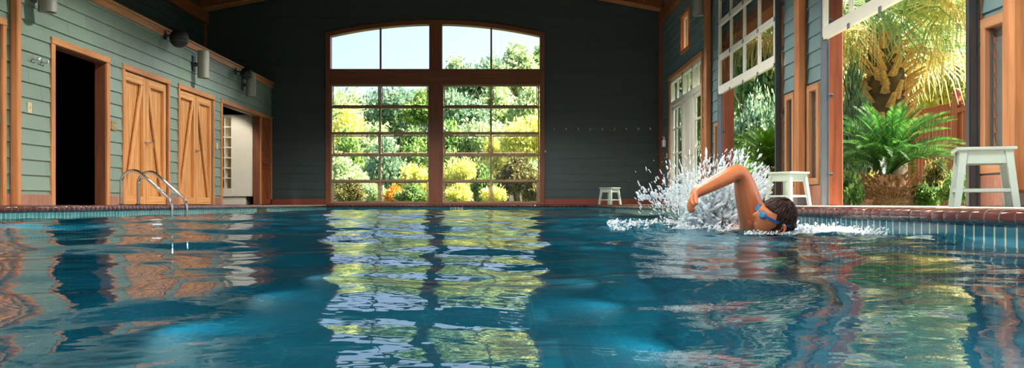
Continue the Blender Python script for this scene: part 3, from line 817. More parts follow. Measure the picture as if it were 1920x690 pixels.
# ------------------------------------------------------------------ far wall fittings: nine hooks, cleat
hk = None
for i in range(9):
    px = 1039 + i * 22.5; x = wx(px); z = wz(243)
    if hk is None:
        t = empty('coat_hook', (x, YF - .012, z))
        mb = MB(); mb.box(x - .014, x + .014, YF - .024, YF - .008, z - .03, z + .05, .003); mb.build('back_plate', 'chrome', t)
        mb = MB(); mb.tube([(x, YF - .02, z - .01), (x, YF - .06, z - .03), (x, YF - .085, z - .015), (x, YF - .09, z + .01)], .009, 10); mb.sphere((x, YF - .09, z + .012), .014, 10, 8)
        mb.tube([(x, YF - .02, z + .03), (x, YF - .06, z + .045)], .006, 8); mb.build('prong', 'chrome', t, True); hk = t
    else:
        t = copy_tree(hk); t.location.x = x
        if i == 5: t.rotation_euler = (0, .35, 0)
    nm = ['leftmost', 'second', 'third', 'fourth', 'middle', 'tilted sixth', 'seventh', 'eighth', 'rightmost'][i]
    tag(t, '%s chrome hook from the left in the row on the dark far wall' % nm if i not in (0, 8) else '%s chrome hook in the row on the dark far wall' % nm, 'hook', 'row of nine hooks on the far wall')
mb = MB(); cx, cz = wx(1022.5), wz(284); mb.box(cx - .02, cx + .02, YF - .03, YF - .005, cz - .03, cz + .03, .003); mb.tube([(cx - .04, YF - .05, cz + .05), (cx, YF - .04, cz), (cx + .03, YF - .05, cz - .05)], .008, 8)
tag(mb.build('rope_cleat', 'chrome', None, True), 'small metal cleat on the dark wall right beside the arched window frame', 'cleat')
# soap dispenser and plate on the right wall corner
Y = XR * F / (1252.5 - 960); zb = CZ + (HZ - 277) * Y / F
t = empty('soap_dispenser', (XR - .08, Y, zb)); bx = XR - .09
mb = MB(); mb.box(XR - .16, XR - .02, Y - .06, Y + .06, zb, zb + .02, .004); mb.box(XR - .03, XR - .015, Y - .06, Y + .06, zb, zb + .18, .004); mb.build('holder', 'galv', t)
mb = MB(); mb.lathe((bx, Y, zb + .02), [(0, 0), (.048, 0), (.05, .01), (.05, .13), (.044, .16), (.02, .18), (.018, .2), (0, .2)], 20); mb.build('bottle', 'white_plastic', t, True)
mb = MB(); mb.cyl((bx, Y, zb + .2), (bx, Y, zb + .25), .007, 10); mb.lathe((bx, Y, zb + .215), [(0, 0), (.022, 0), (.022, .02), (0, .02)], 14); mb.bar((bx + .02, Y, zb + .255), (bx - .05, Y, zb + .25), .018, .014, .003); mb.build('pump', 'white_plastic', t, True)
tag(t, 'white pump soap dispenser on the right wall between the corner and French doors', 'soap dispenser')
zz = CZ + (HZ - 292) * Y / F; t = empty('outlet_plate', (XR - .02, Y, zz)); mb = MB(); mb.box(XR - .03, XR - .015, Y - .06, Y + .06, zz - .06, zz + .06, .004); mb.build('plate', 'almond_plastic', t)
mb = MB(); mb.box(XR - .034, XR - .028, Y - .02, Y + .02, zz + .008, zz + .04, .003); mb.box(XR - .034, XR - .028, Y - .02, Y + .02, zz - .04, zz - .008, .003); mb.build('socket', 'cream', t)
tag(t, 'tan outlet plate on the right wall below the soap dispenser', 'outlet')

# ------------------------------------------------------------------ right wall: French doors, windows, garage doors
d = empty('door_7', (XR, 19.07, 0)); d['kind'] = 'structure'
mb = MB(); mb.box(XR - .045, XR + .03, 17.25, 17.33, 0, 2.84, .006); mb.box(XR - .045, XR + .03, 20.8, 20.9, 0, 2.84, .006); mb.build('casing', 'trim_z', d)
mb = MB(); mb.box(XR - .05, XR + .03, 17.25, 20.9, 2.84, 2.94, .006); mb.build('lintel', 'trim_y', d)
def XB(mb, x0_, x1_, y0_, y1_, z0_, z1_, bev=.004): mb.box(x0_, x1_, y0_, y1_, z0_, z1_, bev)
xa, xb = XR + .0, XR + .07
mb = MB()
for y0_, y1_ in ((20.7, 20.8), (19.27, 19.4), (18.22, 18.32), (17.33, 17.42)): mb.box(xa - .02, xb, y0_, y1_, 0, 2.84, .004)
mb.box(xa - .02, xb, 17.33, 20.8, 2.76, 2.84, .004); mb.box(xa - .03, xb, 17.33, 20.8, 2.22, 2.33, .004); mb.build('door_frame', 'white_paint', d)
for k, (a, b) in enumerate(((19.4, 20.7), (18.32, 19.27), (17.42, 18.22))):
    lf = MB(); lf.box(xa, xa + .045, a, a + .08, .02, 2.22, .004); lf.box(xa, xa + .045, b - .08, b, .02, 2.22, .004); lf.box(xa, xa + .045, a, b, .02, .2, .004); lf.box(xa, xa + .045, a, b, 2.14, 2.22, .004)
    if k == 1: lf.box(xa + .01, xa + .03, a + .08, b - .08, .2, 2.14); lf.box(xa, xa + .04, a + .3, a + .42, .2, 2.14, .004)
    leaf = lf.build('door_leaf', 'white_paint', d)
    mu = MB()
    for z in (.57, 1.14, 1.70): mu.box(xa + .005, xa + .04, a + .08, b - .08, z - .02, z + .02, .003)
    if k == 0: mu.box(xa + .005, xa + .04, (a + b) / 2 + .1, (a + b) / 2 + .14, .2, 2.14, .003)
    mu.build('muntin', 'white_paint', leaf)
    if k != 1:
        g = MB(); g.add([(xa + .02, a + .08, .2), (xa + .02, b - .08, .2), (xa + .02, b - .08, 2.14), (xa + .02, a + .08, 2.14)], [(0, 1, 2, 3)]); g.build('pane', 'glass', leaf)
    g = MB(); g.add([(xa + .02, a, 2.33), (xa + .02, b, 2.33), (xa + .02, b, 2.76), (xa + .02, a, 2.76)], [(0, 1, 2, 3)]); g.build('transom_pane', 'glass', d)
    mu = MB(); mu.box(xa - .005, xa + .04, (a + b) / 2 - .02, (a + b) / 2 + .02, 2.33, 2.76, .003); mu.build('transom_muntin', 'white_paint', d)
h = MB(); h.cyl((xa - .0, 18.27, 1.0), (xa - .07, 18.27, 1.0), .012, 10); h.tube([(xa - .07, 18.27, 1.0), (xa - .072, 18.4, 1.0)], .01, 10); h.build('door_handle', 'chrome', d, True)

wn = [2]
def louvre_window(y0, y1, z0, z1, slats, frame='cedar'):
    w = empty('window_%d' % wn[0], (XR, (y0 + y1) / 2, z0)); wn[0] += 1; w['kind'] = 'structure'
    tw = min(.08, (y1 - y0) * .24)
    mb = MB(); mb.box(XR - .04, XR + .2, y0, y0 + tw, z0, z1, .005); mb.box(XR - .04, XR + .2, y1 - tw, y1, z0, z1, .005); mb.build('window_frame', frame + '_z', w)
    mb = MB(); mb.box(XR - .041, XR + .2, y0 + .001, y1 - .001, z1 - tw, z1, .005); mb.box(XR - .041, XR + .2, y0 + .001, y1 - .001, z0, z0 + tw, .005); mb.build('window_rail', frame + '_y', w)
    a, b = y0 + tw, y1 - tw; c0, c1 = z0 + tw, z1 - tw
    if slats:
        n = max(2, int((c1 - c0) / .105)); s = (c1 - c0) / n; mb = MB()
        for i in range(n):
            zc = c0 + s * (i + .5)
            mb.bar((XR + .05, a, zc), (XR + .05, b, zc), .012, s * 1.06, 0, side=(.985, 0, .17))
        mb.build('louvre_slat', 'louver_glass', w)
        mb = MB(); mb.box(XR + .0, XR + .02, a, a + .012, c0, c1); mb.box(XR, XR + .02, b - .012, b, c0, c1); mb.build('channel', 'galv', w)
    else:
        mb = MB(); mb.box(XR + .02, XR + .06, a, a + .03, c0, c1); mb.box(XR + .02, XR + .06, b - .03, b, c0, c1); mb.box(XR + .02, XR + .06, a, b, c1 - .03, c1); mb.box(XR + .02, XR + .06, (a + b) / 2 - .03, (a + b) / 2 + .03, c0, c1); mb.build('sash', 'cream', w)
        mb = MB(); mb.add([(XR + .04, a, c0), (XR + .04, b, c0), (XR + .04, b, c1), (XR + .04, a, c1)], [(0, 1, 2, 3)]); mb.build('pane', 'glass', w)
louvre_window(18.52, 19.47, 3.2, 4.06, False, 'trim')
for h_ in (rs[2], rs[3], rs[5], rs[6], rs[8], rs[9]): louvre_window(h_[0], h_[1], h_[2], h_[3], True, 'sashwood')

def opening_trim(n, y0, y1):
    d = empty('door_%d' % n, (XR, (y0 + y1) / 2, 0)); d['kind'] = 'structure'
    mb = MB(); mb.box(XR - .005, XR + .215, y1 - .02, y1 + .055, 0, 2.78, .01); mb.build('far_jamb', 'redwood_z', d)
    mb = MB(); mb.box(XR - .03, XR + .215, y0 - .055, y0 + .02, 0, 2.78, .008); mb.build('near_jamb', 'trim_z', d)
    mb = MB(); mb.box(XR - .03, XR + .25, y0 - .055, y1 + .055, 2.78, 2.95, .008); mb.build('lintel', 'redwood_y', d)
    # sectional glazed door, raised
    X0_, X1_ = 3.525, 3.575; zb = 1.88; sec = .585; ya, yb = y0 - .05, y1 + .02 - .35
    ya, yb = y0 - .03, y1 - .3
    ncol = 4; cw = (yb - ya) / ncol
    for s in range(4):
        z0_ = zb + s * sec + (.0 if s == 0 else .035); z1_ = zb + (s + 1) * sec
        t = MB(); rb = .14 if s == 0 else .05
        t.box(X0_, X1_, ya, yb, z0_, z0_ + rb, .004); t.box(X0_, X1_, ya, yb, z1_ - .045 + .035, z1_ + .033, .004)
        t.box(X0_ + .001, X1_ - .001, ya, ya + .06, z0_, z1_ + .03, .004); t.box(X0_ + .001, X1_ - .001, yb - .06, yb, z0_, z1_ + .03, .004)
        sec_o = t.build('door_section', 'white_paint', d)
        t = MB()
        for c in range(1, ncol): t.box(X0_ + .004, X1_ - .004, ya + c * cw - .025, ya + c * cw + .025, z0_ + rb, z1_ - .01, .003)
        t.build('muntin', 'white_paint', sec_o)
        t = MB(); xm = (X0_ + X1_) / 2; t.add([(xm, ya + .05, z0_ + rb - .01), (xm, yb - .05, z0_ + rb - .01), (xm, yb - .05, z1_), (xm, ya + .05, z1_)], [(0, 1, 2, 3)]); t.build('pane', 'glass', sec_o)
        t = MB()
        for c in range(0, ncol + 1): yy = ya + c * cw; t.box(X0_ - .012, X0_, yy - .03, yy + .03, z0_ - .03, z0_ + .03, .003)
        t.build('hinge', 'galv', sec_o)
    for yy, mt in ((yb + .03, 'galv'), (ya - .03, 'dark_steel')):
        t = MB(); t.box(3.53, 3.60, yy - .004, yy + .004, 0.0, 4.2); t.box(3.525, 3.533, yy - .025, yy + .025, 0, 4.2); t.box(3.595, 3.603, yy - .03, yy + .03, 0, 4.2); tk = t.build('door_track', mt, d)
        t = MB()
        for z in (.35, 1.25, 2.1, 2.7, 3.6): t.box(3.60, 3.65, yy - .03, yy + .03, z - .02, z + .02, .003); t.cyl((3.59, yy, z), (3.61, yy, z), .014, 8)
        t.build('bracket', 'dark_steel', tk)
opening_trim(8, 12.2, 15.8); opening_trim(9, 7.08, 10.6); opening_trim(10, 1.9, 5.4)

def round_post(y, label):
    r = .065; x = XR - .025 - r
    t = empty('wooden_post', (x, y, 0)); mb = MB(); mb.box(x - r, x + r, y - r, y + r, .09, 4.38, .03); mb.build('shaft', 'post_wood', t)
    mb = MB(); mb.box(x - r * .9, x + r * .9, y - r * .9, y + r * .9, 0, .1, .01); mb.build('foot_bracket', 'galv', t)
    tag(t, label, 'post')
round_post(16.5, 'tall rounded wooden post on right wall beside the French doors')
round_post(11.2, 'tall rounded wooden post between the two raised glazed doors')
round_post(6.42, 'thick wooden post at the right edge beyond the louvred window')

# ------------------------------------------------------------------ stools
def stool(H=.38, S=.345):
    t = empty('wooden_stool', (0, 0, 0))
    mb = MB(); mb.box(-S / 2, S / 2, -S / 2, S / 2, H - .022, H, .006); mb.build('seat', 'stool_paint', t, local=True)
    a0 = S / 2 - .045; a1 = S / 2 - .005
    ap = MB(); ai = a0 - .012
    for sg in (-1, 1):
        ap.box(-ai, ai, sg * (a0 + .004) - .009, sg * (a0 + .004) + .009, H - .105, H - .022, .002)
        ap.box(sg * (a0 + .004) - .009, sg * (a0 + .004) + .009, -ai, ai, H - .105, H - .022, .002)
    ap.build('apron', 'stool_paint', t, local=True)
    for sx in (-1, 1):
        for sy in (-1, 1):
            lg = MB(); top = Vector((sx * a0, sy * a0, H - .022)); bot = Vector((sx * a1, sy * a1, 0)); w = .022; w2 = .018
            vs = [bot + Vector((i * w2, j * w2, 0)) for i, j in ((-1, -1), (1, -1), (1, 1), (-1, 1))] + [top + Vector((i * w, j * w, 0)) for i, j in ((-1, -1), (1, -1), (1, 1), (-1, 1))]
            lg.add(vs, [(3, 2, 1, 0), (4, 5, 6, 7), (0, 1, 5, 4), (1, 2, 6, 5), (2, 3, 7, 6), (3, 0, 4, 7)]); lg.build('leg', 'stool_paint', t, local=True)
    zs = .105; f = a0 + (a1 - a0) * (1 - zs / (H - .022))
    for i in range(4):
        st = MB(); sg = 1 if i < 2 else -1
        if i % 2: st.box(-f + .01, f - .01, sg * f - .008, sg * f + .008, zs - .010, zs + .012, .002)
        else: st.box(sg * f - .008, sg * f + .008, -f + .01, f - .01, zs - .010, zs + .012, .002)
        st.build('stretcher', 'stool_paint', t, local=True)
    return t
s0 = stool()
sA = s0; sB = copy_tree(s0); sC = copy_tree(s0)
for q_, (cx_, Y_, rz_, lb_) in zip((sA, sB, sC), ((1843, 5.85, 70, 'nearest and largest pale painted wooden stool at the right edge of the photo'),
        (1477, 10.3, 35, 'pale painted wooden stool behind the swimmer near the wall post'), (1143.5, 20.2, 45, 'small far pale wooden stool in front of the dark far wall'))):
    q_.location = ((cx_ - 960) * Y_ / F, Y_, 0); q_.rotation_euler = (0, 0, math.radians(rz_)); tag(q_, lb_, 'stool', 'white painted wooden stools on the pool deck')
# ------------------------------------------------------------------ ladder rails
lad = empty('pool_ladder', (-4.89, 11.6, 0))
xw = POOL[0] + .13; xa_ = -4.89
for yy in (11.35, 11.87):
    pts = [(xa_, yy, 0.0), (xa_, yy, .2), (xa_, yy, .29)]
    for k in range(1, 9):
        a = PI - k * (PI - math.radians(52)) / 8; R = .145; pts.append((xa_ + R + R * math.cos(a), yy, .29 + R * math.sin(a)))
    pts += [(xw - .045, yy, .10), (xw - .018, yy, .055), (xw - .004, yy, .01), (xw, yy, -.05), (xw, yy, -.9)]
    mb = MB(); mb.tube(pts, .021, 16); mb.build('handrail', 'chrome', lad, True)
    mb = MB(); mb.lathe((xa_, yy, 0), [(.0, .02), (.03, .02), (.045, .006), (.05, 0)], 20); mb.build('flange', 'chrome', lad, True)
for z in (-.35, -.62, -.88):
    mb = MB(); mb.box(xw - .05, xw + .05, 11.35, 11.87, z - .012, z + .012, .005); mb.build('tread', 'steel', lad)
tag(lad, 'shiny steel pool ladder with two curved handrails at the left pool edge', 'pool ladder')

exec_after = True
# ------------------------------------------------------------------ plants
def mesh_np(name, V, Fq, mat, smooth=False, k=4):
    me = bpy.data.meshes.new(name); me.vertices.add(len(V)); me.vertices.foreach_set('co', np.asarray(V, np.float32).ravel())
    Fq = np.asarray(Fq, np.int32); me.loops.add(Fq.size); me.loops.foreach_set('vertex_index', Fq.ravel())
    me.polygons.add(len(Fq)); me.polygons.foreach_set('loop_start', (np.arange(len(Fq)) * k).astype(np.int32))
    if smooth: me.polygons.foreach_set('use_smooth', np.ones(len(Fq), bool))
    me.materials.append(MATS[mat]); me.update(); me.validate(); return me
def unit(a): return a / np.maximum(1e-9, np.linalg.norm(a, axis=-1, keepdims=True))
def leaf_quads(C, D, L, W, rs_):
    """rhombic folded leaves at C pointing along D"""
    n = len(C); R = unit(rs_.randn(n, 3)); S = unit(np.cross(D, R)); Nn = np.cross(D, S)
    L = L * rs_.uniform(.7, 1.3, (n, 1)); W = W * rs_.uniform(.7, 1.2, (n, 1))
    a = C; b = C + D * L * .45 + S * W * .5 + Nn * W * .12; c = C + D * L; d_ = C + D * L * .45 - S * W * .5 + Nn * W * .12
    V = np.stack([a, b, c, d_], 1).reshape(-1, 3); Fq = np.arange(4 * n).reshape(-1, 4); return V, Fq
def crown(name, R, n, leaf, mat, seed, lumps=14, low=.45):
    lumps = int(lumps * 2.6)
    rs_ = np.random.RandomState(seed); R = np.array(R)
    cen = unit(rs_.randn(lumps, 3)) * rs_.uniform(.2, .88, (lumps, 1)); cen[:, 2] = np.abs(cen[:, 2]) * (1 - low) + cen[:, 2] * low
    rad = rs_.uniform(.12, .34, lumps)
    i = rs_.randint(0, lumps, n); u = unit(rs_.randn(n, 3)) * (rad[i][:, None]) * (.85 + .38 * rs_.randn(n, 1))
    C = (cen[i] + u) * R; D = unit(unit(u) * .5 + rs_.randn(n, 3) * .6 + np.array([0, 0, -.15]))
    V, Fq = leaf_quads(C, D, leaf, leaf * .55, rs_); return mesh_np(name, V, Fq, mat)
def branchy(name, R, h, seed, r0):
    r = random.Random(seed); mb = MB()
    mb.tube([(0, 0, 0), (.05 * h, .02 * h, h * .35), (.02 * h, 0, h * .7)], [r0, r0 * .8, r0 * .5], 8)
    for i in range(9):
        a = r.uniform(0, 6.28); z = h * r.uniform(.3, .65); e = Vector((math.cos(a) * R[0] * .7, math.sin(a) * R[1] * .7, h * r.uniform(.65, 1.0)))
        mb.tube([(0, 0, z), (e.x * .4, e.y * .4, z + (e.z - z) * .55), e], [r0 * .4, r0 * .25, r0 * .08], 6)
    return mb
CROWN_CACHE = {}
def tree(name, x, y, z0, h, R, mat, label, cat, group=None, n=9000, leaf=.14, seed=1, trunk=True, lumps=16):
    key = (mat, n, round(leaf, 3), seed % 3, lumps)
    if key not in CROWN_CACHE: CROWN_CACHE[key] = crown('foliage', (1, 1, 1), n, leaf / R[0], mat, seed % 3 + 5, lumps)
    t = empty(name, (x, y, z0), seed * 1.7 % 6.28)
    o = bpy.data.objects.new('foliage', CROWN_CACHE[key]); COL.objects.link(o); o.parent = t; low_ = (name != 'broadleaf_tree'); R = (R[0], R[1], h * .56) if low_ else R; o.location = (0, 0, h * .47 if low_ else h - R[2] * .95); o.scale = R
    if trunk:
        mb = branchy('trunk', R, h, seed, max(.04, h * .025)); mb.build('trunk', 'bark', t, True, local=True)
    tag(t, label, cat, group); return t

G0 = -.12
mb = MB(); mb.box(-60, 60, 22.6, 90, G0 - .2, G0); mb.box(XR + .25, 60, -30, 22.6, G0 - .2, G0); mb.box(-60, XML - 2, -30, 22.6, G0 - .2, G0)
struct(mb.build('ground', 'soil'), 'planted soil ground outside the pool house', 'ground')

def T(px, ytop, Y, wpx, mat, label, name='broadleaf_tree', cat='tree', n=9000, leaf=.16, seed=1, rz=None, trunk=True, lumps=16, group=None):
    x = (px - 960) * Y / F; h = CZ + (HZ - ytop) * Y / F - G0; rx = wpx * Y / F / 2
    R = (rx, rx * .8, rz if rz else min(h * .5, rx * 1.1)); return tree(name, x, Y, G0, h, R, mat, label, cat, group, n, leaf, seed, trunk, lumps)
# beyond the arched window, far to near
T(905, 92, 62, 150, 'leaf_blue', 'tall blue-green tree showing in the upper right window above the transom', n=14000, leaf=.32, seed=1)
T(975, 88, 58, 110, 'leaf_pale', 'tall pale green tree at the top right corner of the arched window', n=12000, leaf=.30, seed=2)
T(1015, 90, 66, 90, 'leaf_mid', 'tall green tree behind the right frame of the arched window', n=9000, leaf=.3, seed=5)
T(858, 106, 66, 90, 'leaf_pale', 'pale far treetop just right of the window centre post', n=10000, leaf=.30, seed=3)
T(745, 152, 50, 140, 'leaf_blue', 'dark spreading tree crown in the upper left lower-window panes', n=15000, leaf=.24, seed=4)
T(665, 172, 54, 120, 'leaf_pale', 'thin pale tree against white sky at the left of the arched window', n=7000, leaf=.24, seed=5)
T(600, 170, 60, 110, 'leaf_mid', 'tree beyond the left frame of the arched window', n=9000, leaf=.26, seed=7)
T(790, 168, 46, 90, 'leaf_mid', 'green tree left of the window centre post in the second row', n=10000, leaf=.22, seed=6)
T(645, 205, 44, 130, 'leaf_yellow', 'yellow-green willowy tree at the left of the window', n=11000, leaf=.2, seed=8)
T(700, 232, 42, 110, 'leaf_pale', 'pale bushy tree below the dark spreading crown', n=10000, leaf=.2, seed=9)
T(860, 158, 44, 120, 'leaf_blue', 'dark blue-green tree right of the window centre post', n=13000, leaf=.22, seed=10)
T(930, 160, 48, 120, 'leaf_pale', 'pale green tree filling the upper right rows of the window', n=12000, leaf=.22, seed=11)
T(995, 160, 46, 100, 'leaf_pale', 'pale tree by the right frame in the top row of the window', n=10000, leaf=.22, seed=12)
T(895, 215, 40, 110, 'leaf_pale', 'pale grey-green tree in the middle rows right of the centre post', n=10000, leaf=.2, seed=13)
T(780, 246, 38, 90, 'leaf_mid', 'mid green bushy tree left of the centre post', n=10000, leaf=.17, seed=14)
T(728, 262, 36, 90, 'leaf_blue', 'dark shrubby tree in the fourth row of the left window', 'shrub', 'shrub', n=9000, leaf=.16, seed=15)
T(985, 202, 34, 130, 'leaf_yellow', 'bright yellow-green tree filling the right side of the window', n=14000, leaf=.17, seed=16)
T(925, 262, 35, 80, 'leaf_yellow', 'yellow shrub left of the bright yellow-green tree', 'shrub', 'shrub', n=7000, leaf=.15, seed=17)
T(645, 290, 33, 110, 'leaf_pale', 'pale green shrub behind the dark bush at the lower left', 'shrub', 'shrub', n=8000, leaf=.14, seed=18)
T(865, 288, 30, 90, 'leaf_yellow', 'golden shrub low beside the window centre post', 'shrub', 'shrub', n=9000, leaf=.12, seed=19)
T(968, 290, 29, 110, 'leaf_dark', 'dark brown-green bush low at the right of the window', 'shrub', 'shrub', n=9000, leaf=.12, seed=20)
T(905, 310, 28, 60, 'leaf_mid', 'green shrub between the golden shrub and the dark bush', 'shrub', 'shrub', n=6000, leaf=.11, seed=21)
T(782, 300, 31, 70, 'leaf_yellow', 'yellow-green shrub low at the left of the centre post', 'shrub', 'shrub', n=7000, leaf=.12, seed=22)
T(655, 338, 27, 75, 'leaf_dark', 'low dark olive bush at the bottom left of the window', 'shrub', 'shrub', n=6000, leaf=.10, seed=23)
T(738, 345, 28, 36, 'leaf_orange', 'orange flowering shrub at the bottom of the left window', 'shrub', 'shrub', n=3000, leaf=.09, seed=24)
T(700, 335, 30, 60, 'leaf_pale', 'pale feathery shrub left of the orange flowers', 'shrub', 'shrub', n=6000, leaf=.10, seed=25)
T(772, 345, 27, 60, 'leaf_mid', 'low green bush right of the orange flowers', 'shrub', 'shrub', n=6000, leaf=.10, seed=26)
T(860, 340, 26.5, 70, 'leaf_yellow', 'low golden bush at the foot of the right window', 'shrub', 'shrub', n=6000, leaf=.10, seed=27)
T(925, 345, 27, 50, 'leaf_yellow', 'small yellow-green bush below the middle of the right window', 'shrub', 'shrub', n=5000, leaf=.10, seed=28)
T(1000, 330, 27, 50, 'leaf_dark', 'dark green bush at the lower right corner of the window', 'shrub', 'shrub', n=5000, leaf=.10, seed=29)

for i, (px, yt, w_, mt, lb) in enumerate(((640, 186, 150, 'leaf_pale', 'distant pale hedge tree at the far left of the arched window'), (760, 176, 150, 'leaf_blue', 'distant blue-green hedge tree left of the centre post'),
        (880, 150, 150, 'leaf_pale', 'distant pale hedge tree right of the centre post'), (985, 150, 150, 'leaf_blue', 'distant blue-green hedge tree at the right frame'))):
    T(px, yt, 74, w_, mt, lb, n=14000, leaf=.42, seed=50 + i, rz=5.2)
for i, (px, yt, w_, mt, lb) in enumerate(((650, 250, 130, 'leaf_mid', 'dense mid green shrub mass at the left of the window'), (750, 262, 130, 'leaf_pale', 'dense pale shrub mass left of the centre post'),
        (850, 240, 120, 'leaf_mid', 'dense green shrub mass right of the centre post'), (950, 240, 130, 'leaf_pale', 'dense pale shrub mass at the right of the window'))):
    T(px, yt, 39 + i * .4, w_, mt, lb, name='shrub', cat='shrub', n=14000, leaf=.2, seed=60 + i, rz=1.9)
# cycads
def frond_mesh(name, L, W, mat, n, seed, droop=.55, wid=.014):
    """rachis starts up along +Z then arcs over +X"""
    rs_ = np.random.RandomState(seed); V = []; Fq = []
    def rp(t): a = t * (PI * droop); return np.array([L * (1 - math.cos(a)) / (PI * droop), 0, L * math.sin(a) / (PI * droop)])
    ts = np.linspace(0, 1, 14); w = .008
    for i, t in enumerate(ts):
        p = rp(t); k = w * (1 - .8 * t); V += [p + [0, -k, 0], p + [0, k, 0], p + [-k, 0, k * .8]]
        if i:
            b = 3 * i; a = b - 3
            Fq += [(a, a + 1, b + 1, b), (a + 1, a + 2, b + 2, b + 1), (a + 2, a, b, b + 2)]
    for i in range(n):
        t = .1 + .9 * i / n; p = rp(t); q = rp(min(1, t + .02)) - rp(t - .02); q = q / np.linalg.norm(q)
        up = np.array([-q[2], 0, q[0]]); Lf = W * math.sin(PI * min(1, .12 + t * .86)) ** .6 * rs_.uniform(.9, 1.05)
        for s in (-1, 1):
            d = q * .55 + np.array([0, s, 0]) * .8 + up * .42; d = d / np.linalg.norm(d); d2 = d + q * .0 - up * .15
            b = len(V); V += [p - q * wid * .5, p + d * Lf * .5 + q * wid * .5, p + d * Lf * .5 + d2 * Lf * .5, p + d * Lf * .5 - q * wid * .5]
            Fq.append((b, b + 1, b + 2, b + 3) if s > 0 else (b, b + 3, b + 2, b + 1))
    return mesh_np(name, np.array(V), Fq, mat)
def cycad(x, y, z0, trunk_r, trunk_h, L, nf, mat, label, name='sago_palm', seed=1, W=.15):
    r = random.Random(seed); t = empty(name, (x, y, z0))
    mb = MB(); n = 18
    for i in range(460):
        u = r.random(); zz = trunk_h * u; rr = trunk_r * math.sin(PI * (.25 + .62 * (1 - u) * .8 + .1)) ; a = r.uniform(0, 6.283)
        c = Vector((rr * math.cos(a), rr * math.sin(a), zz)); dr = Vector((math.cos(a), math.sin(a), .9)).normalized(); L2 = r.uniform(.05, .1)
        mb.tube([c - dr * .02, c + dr * L2 * .5, c + dr * L2], [.016, .014, .002], 5)
    mb.lathe((0, 0, 0), [(trunk_r * .9, 0), (trunk_r * .98, trunk_h * .3), (trunk_r * .85, trunk_h * .7), (trunk_r * .4, trunk_h), (0, trunk_h * 1.04)], n)
    mb.build('trunk', 'cycad_bark', t, False, local=True)
    meshes = [frond_mesh('frond', L * s, W, mat, 46, seed + i, dr_) for i, (s, dr_) in enumerate(((1, .36), (.98, .42), (1.0, .5), (.92, .26)))]
    for i in range(nf):
        k = i / nf; o = bpy.data.objects.new('frond', meshes[3 if k < .2 else (0 if k < .5 else (1 if k < .75 else 2))]); COL.objects.link(o); o.parent = t
        o.location = (0, 0, trunk_h * .98); tilt = -.05 + k * .85 + r.uniform(-.1, .1)
        o.rotation_euler = (r.uniform(-.15, .15), tilt, i * 2.39996 + r.uniform(-.15, .15)); o.rotation_mode = 'XYZ'
    tag(t, label, 'palm' if 'palm' in name else 'fern'); return t
p = at(1667, 383, 12.6); cycad(p.x, p.y, G0, .37, .53, 1.22, 80, 'cycad_leaf', 'big sago palm with shaggy brown trunk outside the nearer raised door', seed=3, W=.17)
p = at(1432, 383, 17.2); cycad(p.x + .12, p.y, G0, .22, .80, 1.0, 66, 'fern_leaf', 'dark green sago palm outside the farther raised door, behind the arm', seed=9, W=.2)
p = at(1375, 383, 20.0); cycad(p.x, p.y, G0, .2, .3, 1.0, 40, 'fern_leaf', 'low dark fern-like palm outside beside the redwood jamb', seed=12, W=.2)

# fan palms
def fan_mesh(name, R, mat, seed, nseg=34, petiole=.8):
    r = random.Random(seed); V = []; Fq = []
    # petiole along +X then the fan
    for i in range(5):
        x = petiole * i / 4; z = -.06 * (i / 4) ** 2; k = .022 * (1 - .5 * i / 4)
        V += [(x, -k, z), (x, k, z), (x, 0, z + k)]
        if i:
            b = 3 * i; a = b - 3; Fq += [(a, a + 1, b + 1, b), (a + 1, a + 2, b + 2, b + 1), (a + 2, a, b, b + 2)]
    for i in range(nseg):
        a = (i / (nseg - 1) - .5) * math.radians(250); L = R * (1 - .25 * abs(a) / 2.2) * r.uniform(.9, 1.08)
        d = Vector((math.cos(a), math.sin(a), -.05)); s = Vector((-math.sin(a), math.cos(a), 0)); w = .016 * R / .7; b = len(V)
        o = Vector((petiole, 0, -.06)); m1 = o + d * L * .55 + Vector((0, 0, .05)); dr = r.uniform(.2, .75) * R
        m2 = o + d * L * .85 + Vector((0, 0, -.10 * R)); e = o + d * L * .97 + Vector((0, 0, -dr))
        V += [tuple(o - s * .004), tuple(o + s * .004), tuple(m1 + s * w), tuple(m1 - s * w), tuple(m2 + s * w * .6), tuple(m2 - s * w * .6), tuple(e + s * .003), tuple(e - s * .003)]
        Fq += [(b, b + 1, b + 2, b + 3), (b + 3, b + 2, b + 4, b + 5), (b + 5, b + 4, b + 6, b + 7)]
    return mesh_np(name, np.array(V), Fq, mat)
